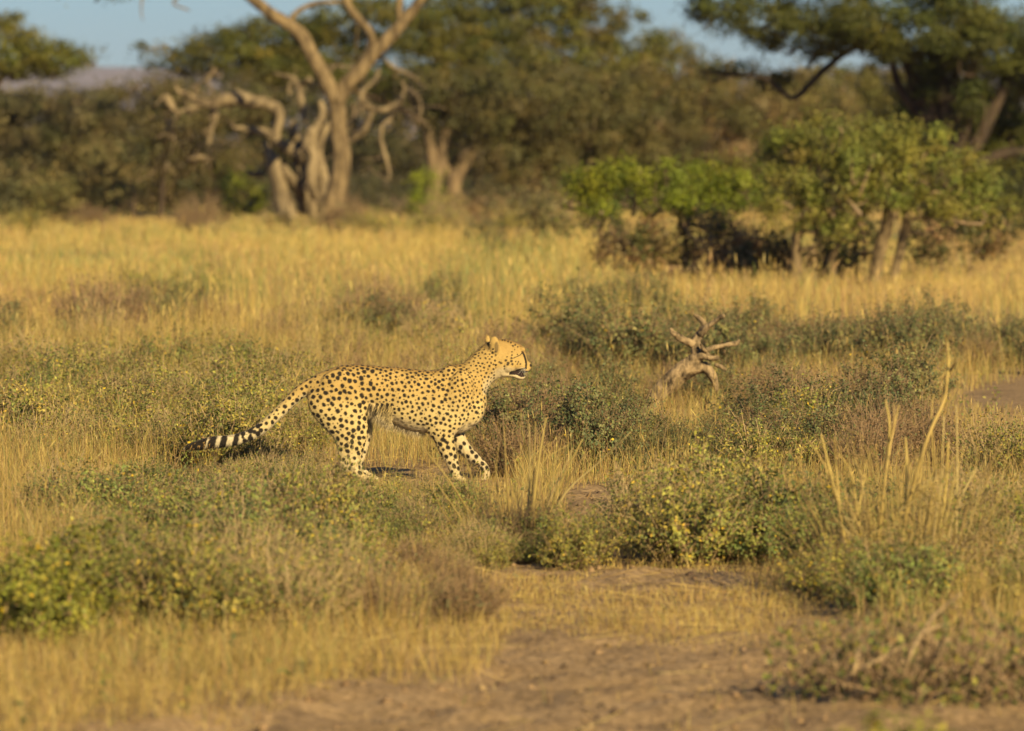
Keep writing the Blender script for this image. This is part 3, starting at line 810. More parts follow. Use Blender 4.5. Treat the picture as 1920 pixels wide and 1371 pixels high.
def litter():
    """fallen straws and clods lying on the soil"""
    rng = np.random.default_rng(63)
    mb = MB()
    n = 16000
    x, y = scatter(rng, n, 21.5, 48.0, 1.4, 0.6)
    keep = rng.random(n) < 0.06 + 0.6 * (1 - bare_mask(x, y)); x, y = x[keep], y[keep]; n = len(x)
    z = ground_relief(x, y) + rng.uniform(0.004, 0.05, n) * (rng.random(n) < 0.6)
    c = np.stack([x, y, z + 0.004], 1)
    a = rng.uniform(0, 2 * math.pi, n); L = rng.uniform(0.03, 0.16, n)
    d = np.stack([np.cos(a), np.sin(a), rng.normal(0, 0.22, n)], 1) * L[:, None]
    s = np.stack([-np.sin(a) * 0.4, np.cos(a) * 0.4, np.full(n, 0.8)], 1) * 0.0012
    V = np.stack([c - d - s, c - d + s, c + d + s * .6, c + d - s * .6], 1).reshape(-1, 3)
    mb.add(V, None, np.arange(4 * n).reshape(-1, 4), np.repeat(vary(rng, np.concatenate([STRAW, STRAWB]), n, 0.08, 0.25), 4, 0))
    o = mb.build('straw_litter', M['grass']); tag(o, 'broken straws lying over the soil', 'straw', None, 'stuff')
    mb = MB()
    n = 11000
    x, y = scatter(rng, n, 21.5, 40.0, 1.4, 0.6)
    keep = rng.random(n) < 0.08 + bare_mask(x, y); x, y = x[keep], y[keep]; n = len(x)
    r = 0.004 + 0.022 * rng.random(n) ** 5
    z = ground_relief(x, y)
    c = np.stack([x, y, z], 1)
    dirs = np.array([(1, 0, 0), (0, 1, 0), (-1, 0, 0), (0, -1, 0), (0, 0, .8), (0, 0, -.8)], float)
    V = c[:, None] + dirs[None] * (r[:, None, None] * rng.uniform(0.6, 1.4, (n, 6, 1)))
    t = np.array([(0, 1, 4), (1, 2, 4), (2, 3, 4), (3, 0, 4), (1, 0, 5), (2, 1, 5), (3, 2, 5), (0, 3, 5)])
    T = (np.arange(n)[:, None, None] * 6 + t[None]).reshape(-1, 3)
    mb.add(V.reshape(-1, 3), T, None, np.repeat(vary(rng, [(0.22, 0.14, 0.07), (0.30, 0.20, 0.10), (0.13, 0.085, 0.05)], n, 0.05, 0.2), 6, 0))
    o = mb.build('soil_clods', M['stem']); tag(o, 'small clods and pebbles scattered on the bare track', 'clods', None, 'stuff')
litter()

# ------------------------------------------------------------------ herb bushes
HG = [(0.17, 0.20, 0.05), (0.13, 0.155, 0.045), (0.26, 0.27, 0.06), (0.075, 0.095, 0.03)]
HY = [(0.28, 0.265, 0.05), (0.21, 0.21, 0.05), (0.37, 0.31, 0.065), (0.11, 0.12, 0.035)]
HD = [(0.12, 0.14, 0.055), (0.16, 0.17, 0.06), (0.075, 0.09, 0.038), (0.24, 0.225, 0.08)]
HB = [(0.23, 0.225, 0.03), (0.27, 0.25, 0.035), (0.16, 0.17, 0.03)]
HBR = [(0.20, 0.13, 0.06), (0.15, 0.10, 0.05), (0.25, 0.165, 0.075)]
YEL = [(0.62, 0.42, 0.03), (0.50, 0.33, 0.04)]

def herb_proto(seed, h, r, nst, nleaf, leaf, cols, stem_col, yel=0.02, dry=0.0, up=0.2, tuft=0.035):
    rng = np.random.default_rng(seed)
    sm, lm = MB(), MB()
    tips, P0, P1, P2 = [], [], [], []
    for i in range(nst):
        a = rng.uniform(0, 2 * math.pi); rr = r * math.sqrt(rng.random())
        b = np.array([math.cos(a), math.sin(a), 0]) * rr * 0.35; b[2] = -0.02
        e = np.array([math.cos(a) * rr, math.sin(a) * rr, h * (1 - 0.4 * (rr / r) ** 2) * rng.uniform(0.45, 1.3)])
        e += rng.normal(0, 0.03, 3)
        m = b * 0.4 + e * 0.6 + np.array([0, 0, h * 0.10]) + rng.normal(0, 0.025, 3)
        P0.append(b); P1.append(m); P2.append(e)
        rad = rng.uniform(0.0013, 0.0030)
        tube(sm, [b, m, e], [rad * 1.3, rad, rad * 0.5], 4, 3, stem_col, 0.0, rng, 0.25)
        for k in range(2):
            t = rng.uniform(0.3, 0.8)
            s0 = (1 - t) ** 2 * b + 2 * t * (1 - t) * m + t * t * e
            s1 = s0 + rng.normal(0, 0.055, 3) + np.array([0, 0, 0.05])
            tube(sm, [s0, (s0 + s1) / 2 + rng.normal(0, .01, 3), s1], [rad * .8, rad * .6, rad * .4], 3, 1, stem_col, 0.0, rng, 0.25)
            P0.append(s0); P1.append((s0 + s1) / 2); P2.append(s1)
    P0, P1, P2 = map(np.array, (P0, P1, P2))
    j = rng.integers(0, len(P0), nleaf)
    t = rng.uniform(0.12, 1.05, nleaf)[:, None]
    pos = (1 - t) ** 2 * P0[j] + 2 * t * (1 - t) * P1[j] + t * t * P2[j]
    pos = pos + rng.normal(0, tuft * 0.5, (nleaf, 3))
    pos[:, 2] = np.maximum(pos[:, 2], 0.005)
    tone = vary(rng, cols, len(P0), 0.12, 0.22)
    col = tone[j] * (1 + rng.uniform(-0.2, 0.2, (nleaf, 1)))
    q = rng.random(nleaf)
    y = q < yel; col[y] = vary(rng, YEL, y.sum(), 0.05, 0.2)
    d = (q > 1 - dry); col[d] = vary(rng, HBR, d.sum(), 0.05, 0.25)
    leaf_quads(lm, rng, pos, leaf, np.clip(col, 0.01, 0.8), pos / np.array([r, r, h]) + np.array([0, 0, 0.1]) + rng.normal(0, 0.3, pos.shape), 0.45)
    return sm.mesh('stems', M['stem']), lm.mesh('leaves', M['leaf'])

PROTO = {}
def protos(key, seeds, *a, **k):
    PROTO[key] = [herb_proto(s, *a, **k) for s in seeds]
TW = (0.26, 0.18, 0.10)
protos('yellow', (101, 102, 103, 104), 0.36, 0.34, 84, 6600, 0.0098, HY, (0.36, 0.26, 0.13), 0.035, 0.14)
protos('green', (111, 112, 113), 0.34, 0.36, 80, 7200, 0.0102, HG, TW, 0.016, 0.10)
protos('dark', (121, 122, 123, 124), 0.46, 0.42, 95, 9000, 0.0105, HD, (0.24, 0.165, 0.09), 0.005, 0.16)
protos('bright', (131, 132), 0.36, 0.34, 50, 3000, 0.0145, HB, (0.20, 0.18, 0.06), 0.02, 0.08)
protos('brown', (141, 142, 143), 0.42, 0.36, 190, 1700, 0.0105, HBR + HD[:1], (0.25, 0.165, 0.09), 0.0, 0.3)
protos('twiggy', (151, 152, 153), 0.36, 0.36, 150, 2600, 0.0098, HG + HY, (0.40, 0.29, 0.145), 0.03, 0.2)

HN = [0]
def herb(key, px, py, size, label, group=None, name='herb_bush', rng=RNG):
    Y = gdist(py); x = (px - 960) / F * Y
    v = PROTO[key][HN[0] % len(PROTO[key])]; HN[0] += 1
    t = empty(name, (x, Y, float(ground_relief(np.array([x]), np.array([Y]))[0])), rng.uniform(0, 6.28), label, 'bush', group)
    s = size * rng.uniform(0.88, 1.12)
    t.scale = (s * rng.uniform(0.9, 1.15), s * rng.uniform(0.9, 1.15), s * rng.uniform(0.78, 1.22))
    for n_, me in zip(('stems', 'leaves'), v):
        o = bpy.data.objects.new(n_, me); COL.objects.link(o); o.parent = t; o['kind'] = 'stuff'
    return t

LOOK = {'yellow': 'yellow-green leafy', 'green': 'fresh green leafy', 'twiggy': 'sparse straw-stemmed', 'brown': 'brown nearly leafless', 'dark': 'dark grey-green dense', 'bright': 'bright green broad-leaved'}
def herbs(keys, x0, x1, y0, y1, n, s0, s1, marks, group, seed, name='herb_bush', shape=None):
    """marks: (row, column, phrase): each bush is described by its look, its size and the landmark it stands nearest to"""
    rng = np.random.default_rng(seed)
    pts = []
    tries = 0
    while len(pts) < n and tries < 4000:
        tries += 1
        px, py = rng.uniform(x0, x1), rng.uniform(y0, y1)
        if shape is not None and not shape(px, py): continue
        if any(abs(px - a) < (x1 - x0) / n ** .5 * 0.45 and abs(py - b) < (y1 - y0) / n ** .5 * 0.45 for a, b in pts): continue
        pts.append((px, py))
        key = keys[rng.integers(0, len(keys))]; s = rng.uniform(s0, s1)
        f = (s - s0) / (s1 - s0)
        size = 'small' if f < 0.33 else ('medium' if f < 0.67 else 'large')
        ph = min(marks, key=lambda m: abs(m[0] - px) + 2.5 * abs(m[1] - py))[2]
        herb(key, px, py, s, f"{size} {LOOK[key]} {name.replace('_', ' ')} {ph}", group, name, rng)

herbs(['yellow', 'yellow', 'green', 'twiggy'], -120, 590, 725, 888, 84, 0.65, 1.1,
      [(60, 760, 'far behind the tail tip, by the golden grass'), (60, 880, 'far behind the tail tip, by pale grass'), (300, 760, 'in dry grass beyond the dark tail tip'), (380, 880, 'in dry grass under the dark tail tip'), (500, 770, 'beyond the middle of the tail'), (540, 880, 'below the rump of the cheetah')], 'herb bushes behind the tail', 201)
herbs(['brown', 'twiggy', 'yellow'], 470, 960, 690, 800, 16, 0.6, 0.95,
      [(540, 720, 'just beyond the root of the tail'), (700, 740, 'just beyond the belly of the cheetah'), (900, 740, 'just beyond the chest of the cheetah')], 'herb bushes beyond the cheetah', 202)
herbs(['green', 'green', 'yellow', 'twiggy'], 120, 545, 945, 1035, 28, 0.5, 0.85,
      [(200, 950, 'beside the tall pale grass'), (300, 1000, 'in front of the tail tip'), (480, 1000, 'in front of the thick tail part')], 'herb bushes in front of the tail', 203, shape=lambda a, b: b > 945 + (18 if 330 < a < 600 else 0))
herbs(['green', 'yellow', 'twiggy'], 545, 850, 938, 978, 15, 0.32, 0.44, [(600, 960, 'just before the hind paws'), (690, 960, 'a step before the hind paws'), (800, 960, 'just before the belly')], 'herb bushes at the hind feet', 227)
herbs(['green', 'green', 'yellow', 'twiggy'], 545, 860, 980, 1035, 16, 0.42, 0.64, [(600, 1000, 'between the hind paws and the stubble'), (720, 1000, 'on the stubble side of the hind paws'), (830, 1000, 'on the tail side of the stiff stems')], 'herb bushes before the hind feet', 228)
herbs(['twiggy', 'green', 'yellow'], 150, 620, 1040, 1195, 40, 0.55, 1.0,
      [(200, 1040, 'beside the patch of tall pale grass'), (220, 1170, 'beside the bright green bushes'), (450, 1050, 'between the hind paws and the fluffy grass'), (450, 1170, 'behind the pale fluffy grass of the track edge')], 'herb bushes above the track edge', 204)
herbs(['twiggy', 'brown'], 560, 880, 1040, 1185, 16, 0.35, 0.65,
      [(600, 1100, 'on stubble between the hind paws and the track'), (800, 1100, 'on stubble between the stiff stems and the track')], 'sparse herbs on the stubble', 205)
herbs(['bright'], -60, 175, 1140, 1235, 7, 0.55, 0.85, [(60, 1200, 'beside the fluffy grass by the track')], 'bright green herb bushes', 206)
herbs(['dark', 'dark', 'green', 'brown'], 930, 1180, 800, 895, 17, 0.6, 0.95,
      [(980, 850, 'just ahead of the chest of the cheetah'), (1130, 890, 'by the bare soil patch'), (1160, 815, 'between the cheetah and the stump')], 'dark shrubs ahead of the cheetah', 207, 'shrub')
herbs(['dark', 'green', 'brown', 'yellow'], 1190, 1430, 822, 895, 16, 0.34, 0.52,
      [(1180, 850, 'between the bare soil and the stump'), (1260, 810, 'at the foot of the dead stump'), (1280, 890, 'well before the foot of the stump'), (1400, 850, 'close before the stump branches')], 'low shrubs before the stump', 222, 'shrub')
herbs(['dark', 'twiggy', 'brown', 'yellow'], 1400, 2020, 770, 905, 26, 0.75, 1.0,
      [(1440, 800, 'beside the stump branches'), (1500, 890, 'behind the shortest of the tall stems'), (1700, 780, 'behind the tall forked stem'), (1700, 890, 'at the back of the tall stems'), (1900, 820, 'just before the sandy clearing')], 'grey-green shrubs right of the stump', 208, 'shrub', shape=lambda a, b: not (a > 1740 and b < 868))
herbs(['twiggy', 'green', 'yellow'], 1180, 1480, 1000, 1062, 12, 0.8, 1.05,
      [(1200, 1030, 'on the edge of the bare soil patch'), (1330, 1030, 'in the mound off the bare soil'), (1470, 1030, 'in the mound, touching the tall stems')], 'herb bushes by the bare soil', 209)
herbs(['yellow', 'twiggy', 'green'], 1500, 1990, 985, 1165, 28, 0.5, 0.85,
      [(1540, 1010, 'among the snapped short stems'), (1560, 1150, 'before the snapped short stems'), (1720, 1010, 'among the tallest pale stems'), (1730, 1150, 'between tallest stems and dead twigs'), (1930, 1010, 'past the tallest pale stems'), (1930, 1150, 'past the tallest stems, behind dead twigs')], 'herb bushes among the tall stems', 210)
herbs(['dark', 'dark', 'brown'], 1060, 2000, 664, 716, 30, 0.75, 1.1,
      [(1120, 690, 'in the row, on the cheetah side of the stump'), (1300, 690, 'in the row directly beyond the stump'), (1500, 690, 'in the row past the stump branches'), (1720, 690, 'in the row beyond the tall forked stem'), (1920, 690, 'in the row behind the sandy clearing')], 'row of dark shrubs beyond the stump', 211, 'shrub', shape=lambda a, b: not (a > 1780 and b > 705))
herbs(['dark', 'green'], 1030, 1270, 588, 612, 9, 0.75, 1.05, [(1150, 600, 'in golden grass before the bright green bush')], 'small shrubs in the golden grass', 212, 'shrub')
herbs(['brown'], 140, 240, 648, 672, 4, 1.0, 1.25, [(190, 660, 'in tall golden grass far behind the cheetah')], 'brown dead shrubs in the grass', 213, 'shrub')
herbs(['brown', 'dark'], 700, 850, 628, 655, 6, 0.9, 1.25, [(770, 640, 'in golden grass beyond the back of the cheetah')], 'brown shrubs above the back', 214, 'shrub')
herbs(['green', 'yellow'], 180, 420, 560, 600, 6, 0.8, 1.1, [(300, 580, 'in the golden field before the dead tree')], 'weeds in the golden field', 215, 'weed')
herbs(['yellow', 'dark'], 880, 1010, 480, 500, 4, 1.0, 1.3, [(950, 490, 'just before the scrubby grey bush')], 'weeds by the grey bush', 216, 'weed')
herbs(['yellow', 'twiggy'], -80, 1000, 690, 740, 24, 0.6, 0.95,
      [(0, 715, 'at the golden grass edge far behind the tail'), (250, 715, 'at the golden grass edge behind the tail tip'), (500, 715, 'at the golden grass edge beyond the tail'), (740, 715, 'at the golden grass edge beyond the back'), (960, 715, 'at the golden grass edge beyond the head')], 'weeds at the edge of the golden grass', 217, 'weed')
herbs(['green', 'yellow'], 540, 662, 916, 946, 7, 0.22, 0.34, [(600, 930, 'right behind the hind paws'), (700, 930, 'touching the hind paws')], 'low herbs at the paws', 218)
herbs(['green', 'yellow', 'twiggy'], 440, 630, 903, 926, 13, 0.36, 0.48, [(470, 915, 'right under the ringed part of the tail'), (560, 915, 'right under the thick part of the tail')], 'low herbs under the tail', 223)
herbs(['yellow', 'twiggy'], 310, 440, 906, 930, 7, 0.24, 0.34, [(380, 915, 'right under the black tail tip')], 'low herbs under the tail', 224)
herbs(['green', 'yellow', 'twiggy'], 650, 770, 916, 936, 6, 0.18, 0.26, [(680, 925, 'covering the toes of the hind paws'), (750, 925, 'under the flank of the cheetah')], 'low herbs at the paws', 229)
herbs(['green', 'twiggy'], 740, 930, 920, 945, 6, 0.16, 0.24, [(800, 930, 'under the belly of the cheetah'), (900, 930, 'touching the front paws')], 'low herbs at the paws', 219)
herbs(['green', 'yellow', 'twiggy'], 840, 1080, 1035, 1068, 8, 0.4, 0.6, [(860, 1050, 'at the belly side of the stiff stems'), (1040, 1050, 'at the bare side of the stiff stems')], 'low herbs around the stiff stems', 220)
herbs(['brown', 'dark', 'twiggy'], -100, 1000, 600, 690, 26, 0.7, 1.15,
      [(0, 640, 'in golden grass far behind the tail'), (250, 640, 'in golden grass beyond the tail tip'), (480, 640, 'in golden grass beyond the tail'), (700, 640, 'in golden grass beyond the rump'), (930, 640, 'in golden grass beyond the head')], 'shrubs in the golden grass', 221, 'shrub')
herbs(['dark', 'brown', 'dark', 'yellow'], 950, 1500, 728, 772, 22, 0.5, 0.74,
      [(1000, 750, 'beyond the muzzle of the cheetah'), (1150, 750, 'on the cheetah side behind the stump'), (1290, 750, 'right behind the dead stump'), (1420, 750, 'behind the stump branches')], 'shrubs behind the stump', 225, 'shrub')
herbs(['brown', 'yellow', 'twiggy'], -120, 1020, 430, 452, 18, 1.1, 1.9,
      [(0, 440, 'before the big grey-brown bush'), (300, 440, 'at the far field edge before the arching dead limb'), (560, 440, 'at the foot of the dead tree'), (760, 440, 'at the far field edge before the thin trunks'), (960, 440, 'at the far field edge before the thicket')], 'weeds at the far field edge', 226, 'weed')
herb('bright', 1735, 1525, 0.8, 'soft green weed alone on the near side of the bare track', None, 'weed')

def sprigs():
    rng = np.random.default_rng(64)
    mb = MB()
    n = 2600
    x, y = scatter(rng, n, 22.0, 58.0, 1.4, 0.8)
    px, py = pix(x, y)
    keep = (rng.random(n) < 0.55 * (1 - bare_mask(x, y))) & ~((py > 1060) & (px > 560)) & (rng.random(n) < 0.3 + 0.9 * sstep(0.4, 0.65, fbm(x * .9, y * .5, 97, 2)))
    x, y = x[keep], y[keep]; n = len(x)
    z = ground_relief(x, y)
    H = rng.uniform(0.06, 0.24, n)
    k = 16
    t = rng.uniform(0.1, 1, (n, k))
    a = rng.uniform(0, 6.28, n); L = rng.uniform(0, 0.4, n)
    cx = x[:, None] + t * (np.cos(a) * L * H)[:, None] + rng.normal(0, 0.018, (n, k))
    cy = y[:, None] + t * (np.sin(a) * L * H)[:, None] + rng.normal(0, 0.018, (n, k))
    cz = z[:, None] + t * H[:, None]
    pos = np.stack([cx, cy, cz], 2).reshape(-1, 3)
    col = np.repeat(vary(rng, HG + HY, n, 0.12, 0.2), k, 0)
    yl = rng.random(len(col)) < 0.03; col[yl] = vary(rng, YEL, yl.sum())
    leaf_quads(mb, rng, pos, 0.0115, col)
    o = mb.build('low_herbs', M['leaf']); tag(o, 'small leafy sprigs growing all through the dry grass', 'herbs', None, 'stuff')
sprigs()

# ------------------------------------------------------------------ clumps of tall dry stems
def stem_clump(label, px, py, tips, seed, n_extra, r, hmax, name='grass_clump', dark_base=0, wk=0.8, rk=1.0):
    rng = np.random.default_rng(seed)
    Y = gdist(py); bx = (px - 960) / F * Y; k = F / Y
    base = np.array([bx, Y, float(ground_relief(np.array([bx]), np.array([Y]))[0])])
    t = empty(name, base, 0, label, 'grass')
    sm, lm = MB(), MB()
    cols = [(0.40, 0.295, 0.09), (0.35, 0.25, 0.08), (0.28, 0.195, 0.075), (0.38, 0.29, 0.115)]
    for q in tips:
        pts = [P(a, b, Y + rng.normal(0, 0.05)) - base for a, b in q[0]]
        r0 = q[1] / k / 2 * wk
        tube(sm, pts, np.linspace(r0 * 1.15, r0 * 0.55, len(pts)), 5, 3, cols[rng.integers(0, 4)], 0.05, rng, 0.12)
    for i in range(n_extra):
        a = rng.uniform(0, 6.28); rr = r * math.sqrt(rng.random())
        b = np.array([math.cos(a), math.sin(a), 0]) * rr * 0.55; b[2] = -0.02
        h = hmax * rng.uniform(0.25, 1.0) ** 1.3
        e = b + np.array([math.cos(a) * rr * 0.4 + rng.normal(0, .07), math.sin(a) * rr * 0.4 + rng.normal(0, .07), h])
        m = (b + e) / 2 + rng.normal(0, 0.015, 3); m[2] += h * 0.06
        r0 = rng.uniform(0.0010, 0.0022) * rk
        c = np.array(cols[rng.integers(0, 4)]) * rng.uniform(0.65, 1.05) * (0.75 + 0.25 * rk)
        if rng.random() < 0.2:          # bent over or snapped stem
            s = e + np.array([rng.normal(0, .10), rng.normal(0, .1), -rng.uniform(0, .12)])
            tube(sm, [b, m, e, s], [r0 * 1.2, r0, r0 * .8, r0 * .4], 4, 2, c, 0.0, rng, 0.15)
        else:
            tube(sm, [b, m, e], [r0 * 1.2, r0, r0 * .6], 4, 2, c, 0.0, rng, 0.15)
        for z in range(2):              # sheath blades
            u = rng.uniform(.2, .9); s0 = b * (1 - u) + e * u
            d = rng.normal(0, 0.06, 3); d[2] = rng.uniform(-0.02, 0.09)
            w = np.cross(d, rng.normal(size=3)); w = w / (np.linalg.norm(w) + 1e-9) * 0.0035
            lm.add([s0 - w, s0 + w, s0 + d * .6 + w * .7, s0 + d * .6 - w * .7, s0 + d * 1.3], [[3, 2, 4]], [[0, 1, 2, 3]], c * rng.uniform(.8, 1.1))
    for i in range(dark_base):          # fine twiggy base
        a = rng.uniform(0, 6.28); rr = r * 0.9 * math.sqrt(rng.random())
        b = np.array([math.cos(a) * rr * .6, math.sin(a) * rr * .6, -0.01])
        e = np.array([math.cos(a) * rr, math.sin(a) * rr, rng.uniform(.08, .32)]) + rng.normal(0, .03, 3)
        tube(sm, [b, (b + e) / 2 + rng.normal(0, .02, 3), e], [.0018, .0015, .0008], 3, 1, np.array((0.13, 0.088, 0.05)) * rng.uniform(.6, 1.4), 0, rng)
    tag(sm.build('stems', M['stem'], t), kind='stuff'); tag(lm.build('blades', M['grass'], t), kind='stuff')
    return t

stem_clump('clump of stiff dry yellow stems fanning out before the front paws', 975, 1040,
    [([(965, 1035), (952, 930), (945, 800)], 6), ([(985, 1035), (993, 900), (992, 795)], 6), ([(988, 1035), (1000, 900), (1004, 790)], 5),
     ([(990, 1038), (1008, 880), (1024, 785)], 8), ([(1010, 1035), (1045, 920), (1092, 824)], 7), ([(1015, 1035), (1050, 930), (1098, 850)], 7),
     ([(1000, 1030), (1060, 925), (1120, 870), (1183, 810)], 6), ([(1005, 1030), (1010, 880), (1066, 834)], 3.5), ([(940, 1035), (880, 960), (842, 900), (785, 830)], 6),
     ([(930, 1038), (845, 980), (812, 920)], 5), ([(935, 1038), (905, 960), (880, 880), (868, 840)], 4), ([(950, 1030), (930, 900), (936, 830)], 4),
     ([(905, 1040), (850, 950), (800, 880)], 4), ([(1000, 1036), (1030, 940), (1075, 840)], 5)],
    301, 46, 0.26, 0.34, dark_base=560, wk=0.62)
stem_clump('tall clump of pale broken grass stems with one very tall forked stem', 1690, 1110,
    [([(1680, 1100), (1700, 960), (1740, 820), (1770, 752), (1776, 705)], 11), ([(1770, 760), (1777, 700), (1781, 668)], 8), ([(1776, 702), (1790, 684), (1797, 672)], 6),
     ([(1776, 705), (1778, 670), (1777, 640)], 4), ([(1735, 1080), (1762, 930), (1770, 780)], 6), ([(1700, 1090), (1750, 920), (1746, 790), (1753, 720)], 5),
     ([(1640, 1100), (1662, 880), (1685, 760)], 8), ([(1662, 880), (1668, 800), (1660, 750)], 7), ([(1668, 830), (1676, 790), (1676, 755)], 6),
     ([(1600, 1110), (1575, 960), (1553, 870), (1540, 815)], 8), ([(1572, 950), (1545, 870), (1510, 820)], 5), ([(1590, 1100), (1568, 880), (1565, 820)], 6), ([(1620, 1100), (1600, 900), (1570, 850)], 4),
     ([(1790, 1100), (1795, 900), (1793, 760)], 6), ([(1760, 1100), (1790, 960), (1830, 880)], 6), ([(1690, 1100), (1700, 900), (1698, 820)], 7), ([(1650, 1100), (1645, 960), (1600, 860)], 6),
     ([(1740, 1090), (1770, 950), (1778, 830)], 8), ([(1630, 1100), (1610, 980), (1625, 870)], 6), ([(1800, 1110), (1810, 960), (1880, 830)], 4), ([(1710, 1110), (1725, 950), (1720, 860)], 7)],
    302, 380, 0.55, 0.72, dark_base=260, rk=0.95)

# dry arching twigs by the track
def twig_bush():
    rng = np.random.default_rng(303)
    px, py = 1740, 1295
    Y = gdist(py); bx = (px - 960) / F * Y; k = F / Y
    base = np.array([bx, Y, float(ground_relief(np.array([bx]), np.array([Y]))[0])])
    t = empty('twig_bush', base, 0, 'low sprawling bush of pale dead branches casting shade on the track', 'bush')
    sm, lm = MB(), MB()
    main = [([(1622, 1300), (1632, 1262), (1640, 1236), (1668, 1218)], 9), ([(1628, 1270), (1668, 1256), (1710, 1262), (1760, 1282)], 7), ([(1640, 1272), (1690, 1246), (1730, 1222), (1760, 1210)], 6),
            ([(1700, 1290), (1720, 1240), (1750, 1196), (1790, 1166)], 6), ([(1740, 1290), (1770, 1230), (1812, 1270)], 7), ([(1790, 1310), (1830, 1240), (1880, 1190)], 6),
            ([(1800, 1305), (1860, 1296), (1910, 1270)], 6), ([(1690, 1300), (1730, 1300), (1830, 1296)], 5), ([(1840, 1310), (1850, 1230), (1820, 1170)], 5), ([(1700, 1290), (1680, 1230), (1700, 1170)], 5),
            ([(1880, 1310), (1920, 1250), (1960, 1200)], 6), ([(1760, 1290), (1750, 1230), (1690, 1200)], 5), ([(1615, 1302), (1600, 1262), (1606, 1238)], 6)]
    for q, wd in main:
        dy = rng.normal(0, 0.18)
        pts = [P(a, b, Y + dy + rng.normal(0, 0.06)) - base for a, b in q]
        tube(sm, pts, np.linspace(wd / k * .5, wd / k * .25, len(pts)), 6, 4, np.array((0.42, 0.30, 0.16)) * rng.uniform(.8, 1.1), 0.12, rng, 0.15)
    for i in range(330):
        a = rng.uniform(0, 6.28); rr = math.sqrt(rng.random())
        b = np.array([math.cos(a) * rr * .42, math.sin(a) * rr * .40, rng.uniform(0, .1)])
        d = np.array([rng.normal(0, .10), rng.normal(0, .10), rng.uniform(0.0, .2)])
        tube(sm, [b, b + d * .5 + rng.normal(0, .02, 3), b + d], [.003, .002, .001], 4, 2, np.array((0.28, 0.19, 0.105)) * rng.uniform(.6, 1.2), 0, rng, .2)
    n = 2200
    a = rng.uniform(0, 6.28, n); rr = np.sqrt(rng.random(n))
    pos = np.stack([np.cos(a) * rr * .48, np.sin(a) * rr * .42, rng.uniform(.01, .30, n) * (1 - .4 * rr)], 1)
    leaf_quads(lm, rng, pos, 0.011, vary(rng, HG + HBR + HY, n))
    t.scale = (1.25, 1.2, 1.35)
    sm.build('branches', M['stem'], t, smooth=True); tag(lm.build('leaves', M['leaf'], t), kind='stuff')
twig_bush()

# ------------------------------------------------------------------ the dead stump with antler-like roots
def stump():
    rng = np.random.default_rng(304)
    Y = gdist(782); k = F / Y
    bx = (1225 - 960) / F * Y
    base = np.array([bx, Y, float(gz(bx, Y))])
    t = empty('dead_stump', base, 0, 'grey-brown dead stump with antler-like forked branches rising out of shrubs', 'stump')
    mb = MB()
    L1 = [[(1190, 806, 19), (1218, 766, 19), (1244, 728, 19), (1270, 702, 19), (1294, 684, 18), (1306, 670, 14), (1306, 660, 12), (1304, 648, 11), (1306, 640, 9)],
          [(1276, 700, 16), (1300, 690, 13), (1320, 690, 10.5), (1334, 703, 8, -.02), (1341, 720, 6, -.03), (1344, 734, 4, -.03)],
          [(1262, 716, 12, .08), (1290, 700, 12, .12), (1316, 684, 9, .1)],
          [(1296, 676, 12), (1316, 668, 8, -.04), (1334, 672, 6, -.06), (1346, 671, 5, -.08)],
          [(1340, 684, 3, .05), (1352, 688, 4, .06), (1362, 694, 2, .06)]]
    L2 = [[(1306, 648, 8), (1292, 642, 7, -.03), (1276, 634, 7, -.06), (1263, 624, 5.5, -.08), (1257, 616, 3, -.09)],
          [(1270, 630, 4, -.07), (1262, 627, 3.4, -.1), (1257, 624, 2, -.12)],
          [(1304, 652, 9), (1307, 636, 8.5), (1316, 622, 7.5, .03), (1321, 612, 6, .04), (1317, 602, 4.5, .05), (1308, 594, 4, .06), (1302, 590, 3, .06)],
          [(1312, 628, 7), (1324, 616, 6, -.03), (1336, 606, 4.6, -.06), (1347, 598, 4, -.08), (1354, 593, 4.6, -.1), (1357, 590, 3, -.1)],
          [(1312, 664, 6), (1326, 656, 4.4, .05), (1346, 650, 4.2, .09), (1366, 646, 4.4, .12), (1380, 644, 5.4, .14), (1386, 638, 3.4, .15)],
          [(1316, 666, 5), (1318, 654, 4, -.05), (1314, 646, 2.5, -.08)],
          [(1330, 668, 4), (1322, 658, 3.5, -.06), (1316, 652, 2.5, -.09)]]
    for L, nm in ((L1, 'trunk'), (L2, 'branches')):
        mb = MB()
        for q in L:
            tube(mb, [P(a[0], a[1], Y + (a[3] if len(a) > 3 else 0)) - base for a in q], [a[2] / k * rng.uniform(.92, 1.06) for a in q], 10, 4, (0.3, 0.2, 0.1), 0.22, rng)
        mb.build(nm, M['stump'], t, smooth=True)
stump()

# ------------------------------------------------------------------ the cheetah
CPX = 320.0      # photograph pixels to the metre where it runs
def to_m(u, v, w):
    """side-view units (u along the body, v down, w away from the viewer) to metres about a point on the ground under the body"""
    return np.stack([(np.asarray(u) - 720.0) / CPX, np.asarray(w) / CPX, (900.0 - np.asarray(v)) / CPX], -1)

def loft(rings):
    """closed skin over a list of equal rings of points"""
    n = len(rings); s = len(rings[0])
    V = np.concatenate(rings + [rings[0].mean(0, keepdims=True), rings[-1].mean(0, keepdims=True)])
    a = np.arange(s); b = (a + 1) % s
    Q = np.concatenate([np.stack([i * s + a, i * s + b, (i + 1) * s + b, (i + 1) * s + a], 1) for i in range(n - 1)])
    T = np.concatenate([np.stack([np.full(s, n * s), b, a], 1), np.stack([np.full(s, n * s + 1), (n - 1) * s + a, (n - 1) * s + b], 1)])
    return V, T, Q

def se(th, p):
    c, s_ = np.cos(th), np.sin(th)
    return np.sign(c) * np.abs(c) ** (2 / p), np.sign(s_) * np.abs(s_) ** (2 / p)

